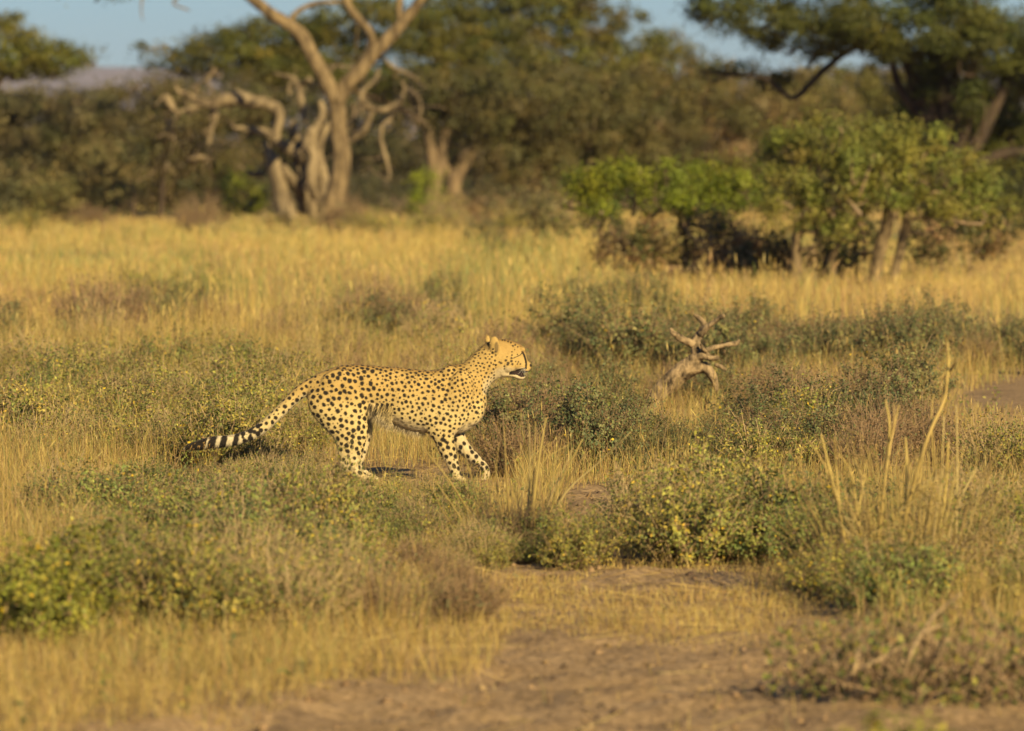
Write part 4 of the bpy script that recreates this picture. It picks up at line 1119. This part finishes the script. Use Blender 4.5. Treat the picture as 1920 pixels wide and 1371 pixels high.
TH = np.arange(28) / 28 * 2 * math.pi
def vert_loft(rows, k=3, p=2.1, low=0.0):
    """rows: u, top v, bottom v, half width, centre w: upright sections along u"""
    R = catmull(rows, k)
    out = []
    for u, t, b, hw, wc in R:
        c, s_ = se(TH, p)
        hw = max(hw, 0.8); h = max((b - t) / 2, 0.8)
        ww = hw * s_ * (1 + low * (-c))
        out.append(np.stack([np.full(28, u), (t + b) / 2 - h * c, wc + ww], 1))
    return loft(out)

def hor_loft(rows, k=3, p=2.1):
    """rows: v, rear u, front u, half width, centre w: level sections down a leg"""
    R = catmull(rows, k)
    out = []
    for v, r, f, hw, wc in R:
        c, s_ = se(TH, p)
        out.append(np.stack([(r + f) / 2 + (f - r) / 2 * c, np.full(28, v), wc + hw * s_], 1))
    return loft(out)

def limb_loft(rows, k=4):
    """rows: u, v, in-plane radius, half width, w: a limb along a bent line in the side view"""
    R = catmull(rows, k)
    d = np.gradient(R[:, :2], axis=0); d /= np.linalg.norm(d, axis=1)[:, None] + 1e-9
    out = []
    for (u, v, r, hw, wc), (du, dv) in zip(R, d):
        c, s_ = np.cos(TH), np.sin(TH)
        out.append(np.stack([u - dv * r * c, v + du * r * c, wc + hw * s_], 1))
    return loft(out)

def ellipsoid(c, r, tilt=0.0, yaw=0.0):
    bm = bmesh.new(); bmesh.ops.create_uvsphere(bm, u_segments=20, v_segments=14, radius=1)
    V = np.array([q.co for q in bm.verts]) * np.array(r)
    bm.faces.ensure_lookup_table()
    T = [[q.index for q in f.verts] for f in bm.faces if len(f.verts) == 3]
    Q = [[q.index for q in f.verts] for f in bm.faces if len(f.verts) == 4]
    bm.free()
    ct, st = math.cos(tilt), math.sin(tilt)
    V = np.stack([V[:, 0] * ct - V[:, 1] * st, V[:, 0] * st + V[:, 1] * ct, V[:, 2]], 1)
    cy, sy = math.cos(yaw), math.sin(yaw)
    V = np.stack([V[:, 0] * cy + V[:, 2] * sy, V[:, 1], -V[:, 0] * sy + V[:, 2] * cy], 1)
    return V + np.array(c), np.array(T), np.array(Q)

def head_w(u):
    return 0.16 * np.maximum(np.asarray(u, float) - 915, 0)      # the face is turned a little away

def cheetah():
    parts = []
    add = parts.append
    # trunk of the body
    add(vert_loft([(574, 716, 738, 5, 0), (580, 707, 752, 14, 0), (592, 698, 764, 20, 0), (608, 691, 772, 25, 0), (628, 683.5, 776, 28, 0), (650, 679.5, 776, 30, 0), (675, 678.8, 770, 30, 0),
                   (700, 681, 766, 29, 0), (725, 682.8, 783, 31, 0), (750, 684.3, 797, 33, 0), (775, 687, 805, 35, 0), (800, 689.8, 808.5, 36, 0), (818, 688.5, 809, 36, 0), (835, 684, 809, 35, 0), (850, 680, 810, 34, 0),
                   (866, 677, 808, 31, 0), (880, 678, 801.5, 27, 0), (893, 688, 793, 23, 0), (903, 705, 782, 18, 0), (909, 722, 770, 12, 0), (912.5, 738, 755, 5, 0)], 3, 2.15, 0.06))
    # neck: tilted sections
    def neck():
        rows = [(862, 690, 893, 765, 28), (868, 678, 908, 740, 25.5), (880, 665.5, 916.5, 723, 21.5), (891, 655.5, 924, 712.5, 19.5), (901, 646, 934, 706, 19.5), (911, 639, 945, 702, 19.5), (921, 636, 950, 698, 17)]
        R = catmull(rows, 4); out = []
        for a, b, c_, d, hw in R:
            c, s_ = np.cos(TH), np.sin(TH)
            out.append(np.stack([(a + c_) / 2 - (c_ - a) / 2 * c, (b + d) / 2 - (d - b) / 2 * c, hw * s_ + 0.5 * head_w((a + c_) / 2)], 1))
        return loft(out)
    add(neck())
    # skull and upper jaw
    hd = [(914, 644, 688, 11), (919, 637.5, 697, 16), (927, 633, 702.5, 20), (938, 631.2, 703.5, 21.5), (950, 632.2, 699.5, 21), (958, 634.5, 696, 20), (965, 637.3, 692, 18.5), (972, 640.3, 692, 17), (978, 643.4, 693.4, 15), (982, 647, 694.8, 13.4),
          (985, 653.5, 695, 12.2), (987, 663, 694.6, 11.2), (989.5, 671, 693.4, 10), (993, 675.2, 690.6, 8), (995.8, 677.8, 687, 5.4), (997.3, 680, 684, 2.5)]
    add(vert_loft([(u, t, b, hw, float(head_w(u))) for u, t, b, hw in hd], 3, 2.2, 0.12))
    # brow ridges, cheeks, muzzle pads
    for s in (-1, 1):
        add(ellipsoid((979, 650.5, head_w(979) + s * 9.5), (6.5, 5.0, 4.2), 0.5))
        add(ellipsoid((952, 679, head_w(952) + s * 13), (17, 15, 9.5), 0.1))
        add(ellipsoid((986, 688, head_w(986) + s * 6.0), (6.5, 6.3, 6.0)))
    # lower jaw, hanging open
    jw = [(942, 690, 704, 15), (952, 691, 703.4, 14.5), (960, 694, 703.6, 13), (967, 697, 706, 11.5), (973, 699.2, 708, 10), (978, 699.8, 708.4, 8.6), (982, 699.6, 707, 6.6), (985, 700, 704, 3)]
    add(vert_loft([(u, t, b, hw, float(head_w(u))) for u, t, b, hw in jw], 3, 2.2))
    add(vert_loft([(u_, t_, b_, h_, float(head_w(u_))) for u_, t_, b_, h_ in ((948, 688, 701, 9), (958, 689, 701.5, 8.6), (966, 690, 702.5, 8), (973, 691, 703.5, 7), (979, 692, 703, 5.5), (981, 693, 702, 3))], 2, 2.2))
    # ears
    add(ellipsoid((927.5, 643, head_w(927) - 18), (10.5, 18, 4.0), -0.10, 0.22))
    add(ellipsoid((914.5, 636, head_w(920) + 13), (5.2, 13.5, 3.6), -0.05, -0.3))
    # shoulder and haunch muscles
    add(ellipsoid((860, 738, -27), (27, 52, 11), 0.25)); add(ellipsoid((860, 738, 27), (27, 52, 11), 0.25))
    add(ellipsoid((836, 772, -27), (25, 20, 10), 0.5))
    add(ellipsoid((770, 745, -22), (46, 44, 14), 0.1)); add(ellipsoid((655, 735, -24), (26, 40, 10), -0.3)); add(ellipsoid((612, 745, -19), (20, 32, 10), 0.35))
    add(ellipsoid((842, 697, -15), (16, 18, 10), 0.5)); add(ellipsoid((842, 697, 15), (16, 18, 10), 0.5))
    add(ellipsoid((884, 765, -13), (24, 30, 13), 0.3)); add(ellipsoid((884, 765, 13), (24, 30, 13), 0.3))
    add(ellipsoid((640, 722, -20), (40, 36, 12), 0.2)); add(ellipsoid((640, 722, 20), (40, 36, 12), 0.2))
    # hind legs
    def hind(w, du, dv=0):
        s = 1 if w > 0 else -1
        add(hor_loft([(708, 606 + du, 668 + du, 12, w * .8), (728, 584 + du, 688 + du, 16, w * .9), (742, 576 + du, 694 + du, 17.5, w * .95), (762, 580 + du, 692 + du, 18, w), (779, 590 + du, 690 + du, 17, w), (798, 607 + du, 690.5 + du, 15, w * 1.02),
                      (814, 623 + du, 689 + du, 12.5, w * 1.04), (834, 631.5 + du, 684 + du, 10.5, w * 1.04), (850, 633.5 + du, 679 + du, 9.2, w * 1.04), (862, 635 + du, 675 + du, 8.6, w * 1.04), (872, 638 + du, 671 + du, 8, w * 1.04), (879, 645 + du, 668 + du, 6.5, w * 1.04)], 3, 2.0))
        add(limb_loft([(646 + du, 866, 10, 8, w * 1.04), (658 + du, 874, 9.5, 8, w * 1.04), (672 + du, 883, 8.5, 8, w * 1.04), (684 + du, 890, 7.2, 8.6, w * 1.05), (693 + du, 894, 6.2, 9.4, w * 1.06), (700 + du, 896, 4.5, 8, w * 1.06), (703 + du, 896.5, 2, 4, w * 1.06)]))
        for j in (-1.5, -.5, .5, 1.5):
            add(ellipsoid((699 + du - abs(j) * 1.6, 895.6, w * 1.06 + j * 4.6), (6.0, 4.2, 2.9)))
    hind(-17, 0); hind(17, 7)
    # flank fold and loose belly skin
    add(limb_loft([(690, 745, 14, 6, -17), (703, 757, 12, 6, -18), (716, 770, 9, 6, -18), (732, 786, 7, 6, -16)]))
    # near foreleg, planted
    add(hor_loft([(752, 830, 884, 10, -22), (770, 815, 881, 13.5, -22), (790, 803, 872, 14, -21.5), (804, 800.5, 860, 12.5, -21), (812, 806, 852, 11.5, -20.5), (824, 815, 852.5, 10.5, -20), (842, 823, 856.5, 9.4, -19.5), (858, 832, 859.5, 8.6, -19), (868, 837.5, 861.5, 8.2, -19),
                  (877, 841.5, 863.5, 8, -19), (886, 845.5, 866, 8.4, -19), (893, 846, 869, 9, -19), (897, 848, 870, 8.5, -19)], 3, 2.0))
    for j in (-1.5, -.5, .5, 1.5):
        add(ellipsoid((869 - abs(j) * 1.8, 894.4, -19 + j * 4.8), (7.0, 5.0, 3.0)))
    # far foreleg, reaching forward with the wrist bent
    add(limb_loft([(838, 778, 20, 12, 20), (852, 806, 17, 12, 20), (864, 830, 14.5, 11, 20), (878, 846, 12.5, 10, 20), (892, 858, 10.5, 9, 20), (904, 869, 9, 8.2, 20), (910.5, 879, 8, 8, 20), (911, 888, 7.5, 8.5, 20), (907.5, 895, 6.5, 8.5, 20), (903, 899, 4, 6, 20)]))
    for j in (-1.5, -.5, .5, 1.5):
        add(ellipsoid((905.5 - abs(j) * 1.2, 896, 20 + j * 4.4), (4.2, 5.6, 2.8), 0.3))
    # tail
    add(limb_loft([(604, 712, 18, 12, 0), (588, 718, 15.5, 11.5, 0), (572, 725, 13.4, 11.5, 0), (560, 733, 12.6, 11.5, -1), (540, 752, 11.8, 11.2, -3), (524, 768, 11.5, 11, -5), (508, 783, 11.3, 11, -7), (494, 796, 11.3, 11, -8), (478, 806.5, 11, 10.8, -9),
                   (462, 814, 10.8, 10.6, -10), (446, 819, 10.6, 10.6, -11), (428, 822, 10.6, 10.6, -12), (410, 823.5, 11, 11, -12), (394, 825.5, 10.8, 10.8, -12), (378, 829, 9.8, 9.8, -11), (364, 832, 7.8, 7.8, -11), (352, 834.5, 5, 5, -10), (344, 836, 1.6, 1.6, -10)]))
    Vs, Ts, Qs, n = [], [], [], 0
    for v, t, q in parts:
        Vs.append(to_m(v[:, 0], v[:, 1], v[:, 2])); Ts.append(t + n); Qs.append(q + n); n += len(v)
    V = np.concatenate(Vs); T = np.concatenate(Ts); Q = np.concatenate(Qs)
    me = make_mesh('raw', V, T, Q, np.zeros((len(V), 3)), None)
    bm = bmesh.new(); bm.from_mesh(me)
    bmesh.ops.recalc_face_normals(bm, faces=bm.faces); bm.to_mesh(me); bm.free()
    tmp = bpy.data.objects.new('raw', me); COL.objects.link(tmp)
    md = tmp.modifiers.new('r', 'REMESH'); md.mode = 'VOXEL'; md.voxel_size = 0.0046; md.adaptivity = 0.0
    dg = bpy.context.evaluated_depsgraph_get()
    ev = tmp.evaluated_get(dg); m2 = ev.to_mesh()
    nv = len(m2.vertices)
    V = np.empty(nv * 3, np.float32); m2.vertices.foreach_get('co', V); V = V.reshape(-1, 3).astype(float)
    E = np.empty(len(m2.edges) * 2, np.int32); m2.edges.foreach_get('vertices', E); E = E.reshape(-1, 2)
    nl = len(m2.loops); Lv = np.empty(nl, np.int32); m2.loops.foreach_get('vertex_index', Lv)
    lt = np.empty(len(m2.polygons), np.int32); m2.polygons.foreach_get('loop_total', lt)
    ls = np.empty(len(m2.polygons), np.int32); m2.polygons.foreach_get('loop_start', ls)
    Q = np.stack([Lv[ls[lt == 4] + i] for i in range(4)], 1); T = np.stack([Lv[ls[lt == 3] + i] for i in range(3)], 1)
    ev.to_mesh_clear(); bpy.data.objects.remove(tmp); bpy.data.meshes.remove(me)
    # smooth: well over the body, lightly on head and paws
    u = V[:, 0] * CPX + 720; v = 900 - V[:, 2] * CPX
    headm = sstep(912, 930, u) * (1 - sstep(712, 730, v))
    pawm = sstep(868, 884, v)
    deg = np.bincount(E.ravel(), minlength=nv).astype(float)[:, None]
    def lap(Vc):
        a = np.zeros_like(Vc)
        for c in range(3):
            a[:, c] = np.bincount(E[:, 0], Vc[E[:, 1], c], nv) + np.bincount(E[:, 1], Vc[E[:, 0], c], nv)
        return a / np.maximum(deg, 1) - Vc
    for it in range(13):
        lam = 0.5 * (1 - np.maximum(headm * (it >= 3), pawm * (it >= 5)))
        V = V + lap(V) * lam[:, None]
    # fur over muscle: fine low relief
    fn = np.zeros_like(V)
    tri = np.concatenate([T, Q[:, :3], Q[:, [0, 2, 3]]]) if len(T) else np.concatenate([Q[:, :3], Q[:, [0, 2, 3]]])
    nn = np.cross(V[tri[:, 1]] - V[tri[:, 0]], V[tri[:, 2]] - V[tri[:, 0]])
    for i in range(3):
        for c in range(3): fn[:, c] += np.bincount(tri[:, i], nn[:, c], nv)
    N = fn / (np.linalg.norm(fn, axis=1)[:, None] + 1e-12)
    u = V[:, 0] * CPX + 720; v = 900 - V[:, 2] * CPX; w = V[:, 1] * CPX
    rng = np.random.default_rng(401)

    # ---- coat
    gold = np.array((0.43, 0.275, 0.08)); pale = np.array((0.55, 0.415, 0.175)); white = np.array((0.56, 0.45, 0.27))
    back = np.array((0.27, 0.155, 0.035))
    k = np.clip(0.2 + 0.95 * sstep(715, 795, v) * (u < 915), 0, 1)[:, None]
    col = gold * (1 - k) + pale * k
    kb = (sstep(0.55, 0.95, N[:, 2]) * (v < 760))[:, None]; col = col * (1 - 0.8 * kb) + back * 0.8 * kb  # darker back fur, with shading of the upper edge put into the colour
    leg = sstep(825, 870, v) * (u > 600); col = col * (1 - 0.55 * leg[:, None]) + white * 0.55 * leg[:, None]
    under = sstep(0.25, 0.8, -N[:, 2]) * (v > 735) * (u > 600) * (u < 915); col = col * (1 - under[:, None]) + white * under[:, None]
    bel = sstep(-8, 22, v - np.interp(u, [690, 705, 730, 760, 800, 830], [745, 752, 778, 792, 801, 806])) * (u > 692) * (u < 800) * (v < 815)
    col = col * (1 - 0.8 * bel[:, None]) + white * 0.8 * bel[:, None]
    inner = (((w > 6) & (N[:, 1] < 0.1)) | ((w < -6) & (N[:, 1] > 0.3))) & (v > 770) & (u > 600)
    col[inner] = col[inner] * 0.35 + white * 0.65
    # tail: pale below and towards the tip
    tl = (u < 578); kt = (sstep(590, 430, u) * 0.0)
    kt = np.where(tl, np.clip(sstep(0.0, 0.8, -N[:, 2]) + (1 - sstep(420, 520, u)), 0, 1), 0)[:, None]
    col = col * (1 - kt) + np.array((0.58, 0.48, 0.30)) * kt
    # head: pale cheeks, chin, throat and muzzle
    hw_ = w - head_w(u)
    ch = sstep(0, 12, v - np.interp(u, [925, 950, 965, 978, 990], [682, 677, 681, 683, 690])) * sstep(918, 935, u) * (v < 716)
    col = col * (1 - ch[:, None]) + np.array((0.46, 0.365, 0.21)) * ch[:, None]
    th = sstep(0.2, 0.75, (N[:, 0] * 0.75 - N[:, 2] * 0.66)) * (u > 905) * (u < 960) * (v > 690) * (v < 735)
    col = col * (1 - th[:, None]) + np.array((0.55, 0.44, 0.25)) * th[:, None]
    muz = np.exp(-(((u - 980) / 7) ** 2 + ((v - 673) / 12) ** 2)); col = col * (1 - .5 * muz[:, None]) + np.array((0.5, 0.34, 0.14)) * .5 * muz[:, None]
    fn_ = fbm(u * 0.05 + w * 0.02, v * 0.05 + w * 0.03, 5, 3); col = col * (0.86 + 0.28 * fn_)[:, None]

    # ---- spots
    black = np.array((0.02, 0.015, 0.011))
    order = rng.permutation(nv)
    acc = []; accr = []; cell = {}
    def region(i):
        U, Vv = u[i], v[i]
        if U > 930 and Vv < 716: return None
        if U > 904 and Vv < 648: return None
        if U < 455: return None
        if U < 585: return 10.8, 3.7
        if Vv > 884: return None
        if U > 868 and Vv < 735: return 7.0, 2.0
        if U < 705: return (10.3, 4.0) if Vv > 690 else (8.6, 3.3)
        if Vv > 815: return 10.0, 4.1
        if Vv < 700: return 7.9, 2.8
        if U > 850: return 8.2, 2.8
        return 8.9, 3.1
    P3 = np.stack([u, v, w], 1)
    def near(p, d):
        c = tuple((p // 16).astype(int))
        for a in (-1, 0, 1):
            for b in (-1, 0, 1):
                for e in (-1, 0, 1):
                    for j in cell.get((c[0] + a, c[1] + b, c[2] + e), ()):
                        if np.sum((acc[j] - p) ** 2) < (d) ** 2: return True
        return False
    for i in order[:60000]:
        rg = region(i)
        if rg is None or (inner[i] and rng.random() < 0.7): continue
        p = P3[i]
        if near(p, rg[0] * rng.uniform(0.86, 1.08)): continue
        cell.setdefault(tuple((p // 16).astype(int)), []).append(len(acc)); acc.append(p); accr.append(rg[1] * rng.uniform(0.78, 1.2))
    nbig = len(acc)
    for i in order[60000:70000]:                 # small flecks between the big spots
        rg = region(i)
        if rg is None or inner[i]: continue
        p = P3[i]
        if near(p, rg[0] * 0.66): continue
        cell.setdefault(tuple((p // 16).astype(int)), []).append(len(acc)); acc.append(p); accr.append(rng.uniform(0.9, 1.7))
    acc = np.array(acc); accr = np.array(accr)
    spot = np.zeros(nv)
    srt = np.argsort(u); us = u[srt]
    wob = (fbm(u * 0.35 + w * .1, v * 0.35 + w * .13, 8, 2) - 0.5)
    for p, r in zip(acc, accr):
        a, b = np.searchsorted(us, [p[0] - 9, p[0] + 9]); ix = srt[a:b]
        d = P3[ix] - p
        ang = rng.uniform(-0.6, 0.6) + 0.9; el = rng.uniform(0.95, 1.3)
        ca, sa = math.cos(ang), math.sin(ang)
        du = (d[:, 0] * ca + d[:, 1] * sa) / el; dv = (-d[:, 0] * sa + d[:, 1] * ca) * el ** .5
        q = np.sqrt(du ** 2 + dv ** 2 + d[:, 2] ** 2) / r + wob[ix] * 0.4
        spot[ix] = np.maximum(spot[ix], 1 - sstep(0.78, 1.22, q))
    spot *= np.where(under > 0.5, 0.45, 1.0)
    col = col * (1 - spot[:, None]) + black * spot[:, None]
    # tail rings and dark tip
    ur = u + (v - 822) * 0.25 + wob * 3
    ring = np.zeros(nv)
    for a, b in ((350, 388), (391, 406), (413.5, 426), (437, 447.5)):
        ring = np.maximum(ring, sstep(a - 1.5, a + 1.5, ur) * (1 - sstep(b - 1.5, b + 1.5, ur)))
    ring *= tl
    fleck = (vnoise(u * 0.5, v * 0.6, 4) > 0.82) & (ur < 404)
    rc = np.where(fleck[:, None], np.array((0.35, 0.21, 0.07)), black)
    col = col * (1 - ring[:, None]) + rc * ring[:, None]
    for (a, b, r) in ((456, 808, 5), (470, 803, 5.5), (459, 821, 4.2), (470, 817, 5.4), (484, 808, 5), (484, 794, 5)):
        s_ = (1 - sstep(.8, 1.2, np.hypot(u - a, v - b) / r)) * tl; col = col * (1 - s_[:, None]) + black * s_[:, None]
    # face markings; shade inside the open mouth is painted near black
    def line(pts, wd, cond, c=black):
        nonlocal col
        pts = np.array(pts, float); d = np.full(nv, 1e9)
        for a, b in zip(pts[:-1], pts[1:]):
            ab = b - a; t = np.clip(((u - a[0]) * ab[0] + (v - a[1]) * ab[1]) / (ab @ ab), 0, 1)
            d = np.minimum(d, np.hypot(u - a[0] - t * ab[0], v - a[1] - t * ab[1]))
        s_ = (1 - sstep(wd * .75, wd * 1.3, d)) * cond; col = col * (1 - s_[:, None]) + c * s_[:, None]
    side = (np.abs(hw_) > 3.5) & (u > 930)
    line([(979.5, 655.5), (983, 662), (985.4, 670), (986.6, 677), (986.4, 685)], 1.7, side)
    line([(980, 657), (974, 662), (966, 665.5), (957, 668.5)], 0.8, side, black * 1.4)
    line([(968, 690), (975, 688.6), (982, 687.4), (987, 686.4)], 1.3, side)
    line([(966, 691.5), (975, 693.5), (984, 695)], 1.2, side)
    for a, b, r in ((948.6, 671, 1.5), (953, 676, 1.7), (959, 672.4, 1.7), (946, 682, 1.3), (940, 676, 1.3), (937, 674, 1.2), (952, 679, 1.2), (961, 678, 1.4), (967, 673, 1), (972, 674, 1), (970, 678, .9),
                    (959, 666, .9), (960, 661, 1.1), (960, 655, 1), (970, 660, .9), (965, 651, .8), (962, 644, 1.2), (958, 638, 1.2), (966, 642.5, 1.2), (953, 636, 1), (947, 634, 1.1), (971, 646, 1), (942, 633.5, 1), (976, 678, .8), (946, 687, 1.1), (951, 664, .9)):
        s_ = (1 - sstep(.8, 1.3, np.hypot(u - a, v - b) / (r * 1.55))) * side * (hw_ < 0); col = col * (1 - .9 * s_[:, None]) + black * .9 * s_[:, None]
    nose = 1 - sstep(.8, 1.15, np.sqrt(((u - 996.5) / 3.6) ** 2 + ((v - 681) / 3.6) ** 2)); col = col * (1 - nose[:, None]) + black * nose[:, None]
    mouth = (u > 966) & (u < 990) & (((N[:, 2] < -0.5) & (v > 690) & (v < 697)) | ((N[:, 2] > 0.35) & (v > 696) & (v < 703.5) & (np.abs(hw_) < 8.5)))
    col[mouth] = np.array((0.035, 0.018, 0.015))
    throatm = (u > 955) & (u < 970) & (v > 691) & (v < 698.5) & (N[:, 0] > 0.3); col[throatm] = np.array((0.02, 0.012, 0.01))
    lip = (u > 966) & (u < 986) & (v > 699) & (np.abs(hw_) < 7.5) & (N[:, 2] > .2); col[lip] = np.array((0.04, 0.025, 0.02))
    gap = (u > 964) & (u < 983) & (v > np.interp(u, [964, 970, 980, 984], [691.5, 692.2, 694.6, 695.5])) & (v < np.interp(u, [964, 968, 974, 980, 984], [696.5, 697.6, 699.6, 700.2, 700])) & (np.abs(hw_) < 9.5)
    col[gap] = np.array((0.03, 0.016, 0.014))  # shade between the jaws put into the colour
    fore = sstep(662, 646, v) * 0.0 + (1 - sstep(646, 664, v)) * sstep(930, 942, u); col = col * (1 - .35 * fore[:, None]) + col * np.array((0.78, 0.68, 0.6)) * .35 * fore[:, None]
    ear = (1 - sstep(.7, 1.1, np.sqrt(((u - 931) / 4.4) ** 2 + ((v - 646) / 11) ** 2))) * (hw_ < -12); col = col * (1 - .75 * ear[:, None]) + np.array((0.10, 0.07, 0.035)) * .75 * ear[:, None]
    ear2 = sstep(634, 640, v) * (u < 918) * (u > 906) * (v < 650) * (hw_ > 6); col = col * (1 - .8 * ear2[:, None]) + black * .8 * ear2[:, None]
    mane = (1 - sstep(1.0, 3.2, np.hypot((u - 914), (v - 645)) / 3)) ; col = col * (1 - .6 * mane[:, None]) + np.array((0.09, 0.06, 0.03)) * .6 * mane[:, None]
    col = np.clip(col, 0.008, 0.85)

    root = empty('cheetah', ((720 - 960) / CPX, DIST, float(ground_relief(np.array([-0.75]), np.array([DIST]))[0]) + 0.002), 0,
                 'spotted golden cheetah trotting through dry grass with its tail held low and mouth open', 'cheetah')
    m, n, l = new_mat('cheetah_coat')
    pb = n['Principled BSDF']; at = n.new('ShaderNodeAttribute'); at.attribute_name = 'Col'
    tc = n.new('ShaderNodeTexCoord'); mp = n.new('ShaderNodeMapping'); mp.inputs['Scale'].default_value = (60, 160, 190)
    nz = n.new('ShaderNodeTexNoise'); nz.inputs['Scale'].default_value = 1.0; nz.inputs['Detail'].default_value = 3
    l.new(tc.outputs['Object'], mp.inputs[0]); l.new(mp.outputs[0], nz.inputs[0])
    bp = n.new('ShaderNodeBump'); bp.inputs['Strength'].default_value = 0.35; bp.inputs['Distance'].default_value = 0.006
    l.new(nz.outputs[0], bp.inputs['Height']); l.new(bp.outputs[0], pb.inputs['Normal'])
    l.new(at.outputs['Color'], pb.inputs['Base Color'])
    pb.inputs['Roughness'].default_value = 0.75; pb.inputs['Specular IOR Level'].default_value = 0.15
    pb.inputs['Sheen Weight'].default_value = 0.08; pb.inputs['Sheen Roughness'].default_value = 0.5
    M['coat'] = m
    body = bpy.data.objects.new('body', make_mesh('body', V, T, Q, col, m, True)); COL.objects.link(body); body.parent = root
    # short fur, standing a little off the skin
    fm = MB()
    nf = 90000
    ix = rng.integers(0, nv, nf); ix = ix[(v[ix] < 893) & ~((u[ix] > 962) & (v[ix] > 686))]
    b = V[ix]; nrm = N[ix]
    flow = np.tile(np.array([-1.0, 0, -0.35]), (len(ix), 1))
    tail_ = u[ix] < 585; flow[tail_] = np.array([-0.8, 0, -0.6]); lg = v[ix] > 815; flow[lg] = np.array([-0.25, 0, -1])
    flow = flow - nrm * np.sum(flow * nrm, 1)[:, None]; flow /= np.linalg.norm(flow, axis=1)[:, None] + 1e-9
    ln = np.full(len(ix), 0.008); ln[bel[ix] > .5] = 0.03; ln[(u[ix] < 440)] = 0.014
    ln[(u[ix] > 690) & (u[ix] < 735) & (v[ix] > 752) & (v[ix] < 800)] = 0.045
    ln[(u[ix] > 840) & (u[ix] < 930) & (v[ix] < 690) & (N[ix, 2] > .5)] = 0.014
    ln *= rng.uniform(.6, 1.3, len(ix))
    d = (flow * 0.9 + nrm * 0.33 + rng.normal(0, .16, flow.shape)) * ln[:, None]
    lg2 = ln > 0.02; d[lg2] = (np.array([-0.25, 0, -1]) * 0.8 + nrm[lg2] * .35 + rng.normal(0, .25, (lg2.sum(), 3))) * ln[lg2][:, None]
    s = np.cross(d, nrm); s /= np.linalg.norm(s, axis=1)[:, None] + 1e-9; s *= 0.0011
    Vf = np.stack([b - s, b + s, b + d], 1).reshape(-1, 3)
    cf = np.repeat(col[ix] * rng.uniform(.82, 1.15, (len(ix), 1)), 3, 0)
    fm.add(Vf, np.arange(len(Vf)).reshape(-1, 3), None, np.clip(cf, .006, .85))
    f = fm.build('fur', M['coat'], root); f['kind'] = 'stuff'
    # eyes
    em, n, l = new_mat('cheetah_eye'); pb = n['Principled BSDF']
    pb.inputs['Base Color'].default_value = (0.05, 0.022, 0.006, 1); pb.inputs['Roughness'].default_value = 0.08
    for s in (-1, 1):
        c = (979.6, 656.2, float(head_w(979.6)) + s * 12.0)
        Ve, Te, Qe = ellipsoid(c, (2.6, 1.9, 2.0), 0.5)
        mb = MB(); mb.add(to_m(Ve[:, 0], Ve[:, 1], Ve[:, 2]), Te, Qe); mb.build('eye', em, root, smooth=True)
    wm = MB()
    for i in range(14):
        for s in (-1, 1):
            a = to_m(988 - rng.random() * 6, 684 + rng.random() * 6, head_w(987) + s * 9.5)
            e = a + np.array([rng.uniform(-.05, .01), s * rng.uniform(.05, .09), rng.uniform(-.05, .01)])
            tube(wm, [a, (a + e) / 2 + np.array([0, 0, .004]), e], [.0005, .0004, .0002], 3, 2, (.8, .75, .65))
    tag(wm.build('whiskers', M['stem'], root), kind='stuff')
cheetah()

# ------------------------------------------------------------------ the hazy evening air
def haze():
    bm = bmesh.new(); bmesh.ops.create_cube(bm, size=1.0)
    me = bpy.data.meshes.new('haze'); 
    for q in bm.verts: q.co = ((q.co.x) * 5600, 2100 + q.co.y * 5200, 31 + q.co.z * 66)
    bm.to_mesh(me); bm.free()
    o = bpy.data.objects.new('haze', me); COL.objects.link(o)
    m, n, l = new_mat('evening_haze')
    n.remove(n['Principled BSDF'])
    pv = n.new('ShaderNodeVolumePrincipled')
    pv.inputs['Color'].default_value = (0.65, 0.72, 0.97, 1); pv.inputs['Density'].default_value = 0.00005
    pv.inputs['Anisotropy'].default_value = 0.0
    l.new(pv.outputs[0], n['Material Output'].inputs['Volume'])
    me.materials.append(m)
    tag(o, 'thin pale evening haze over the whole plain', 'haze', None, 'stuff')
haze()
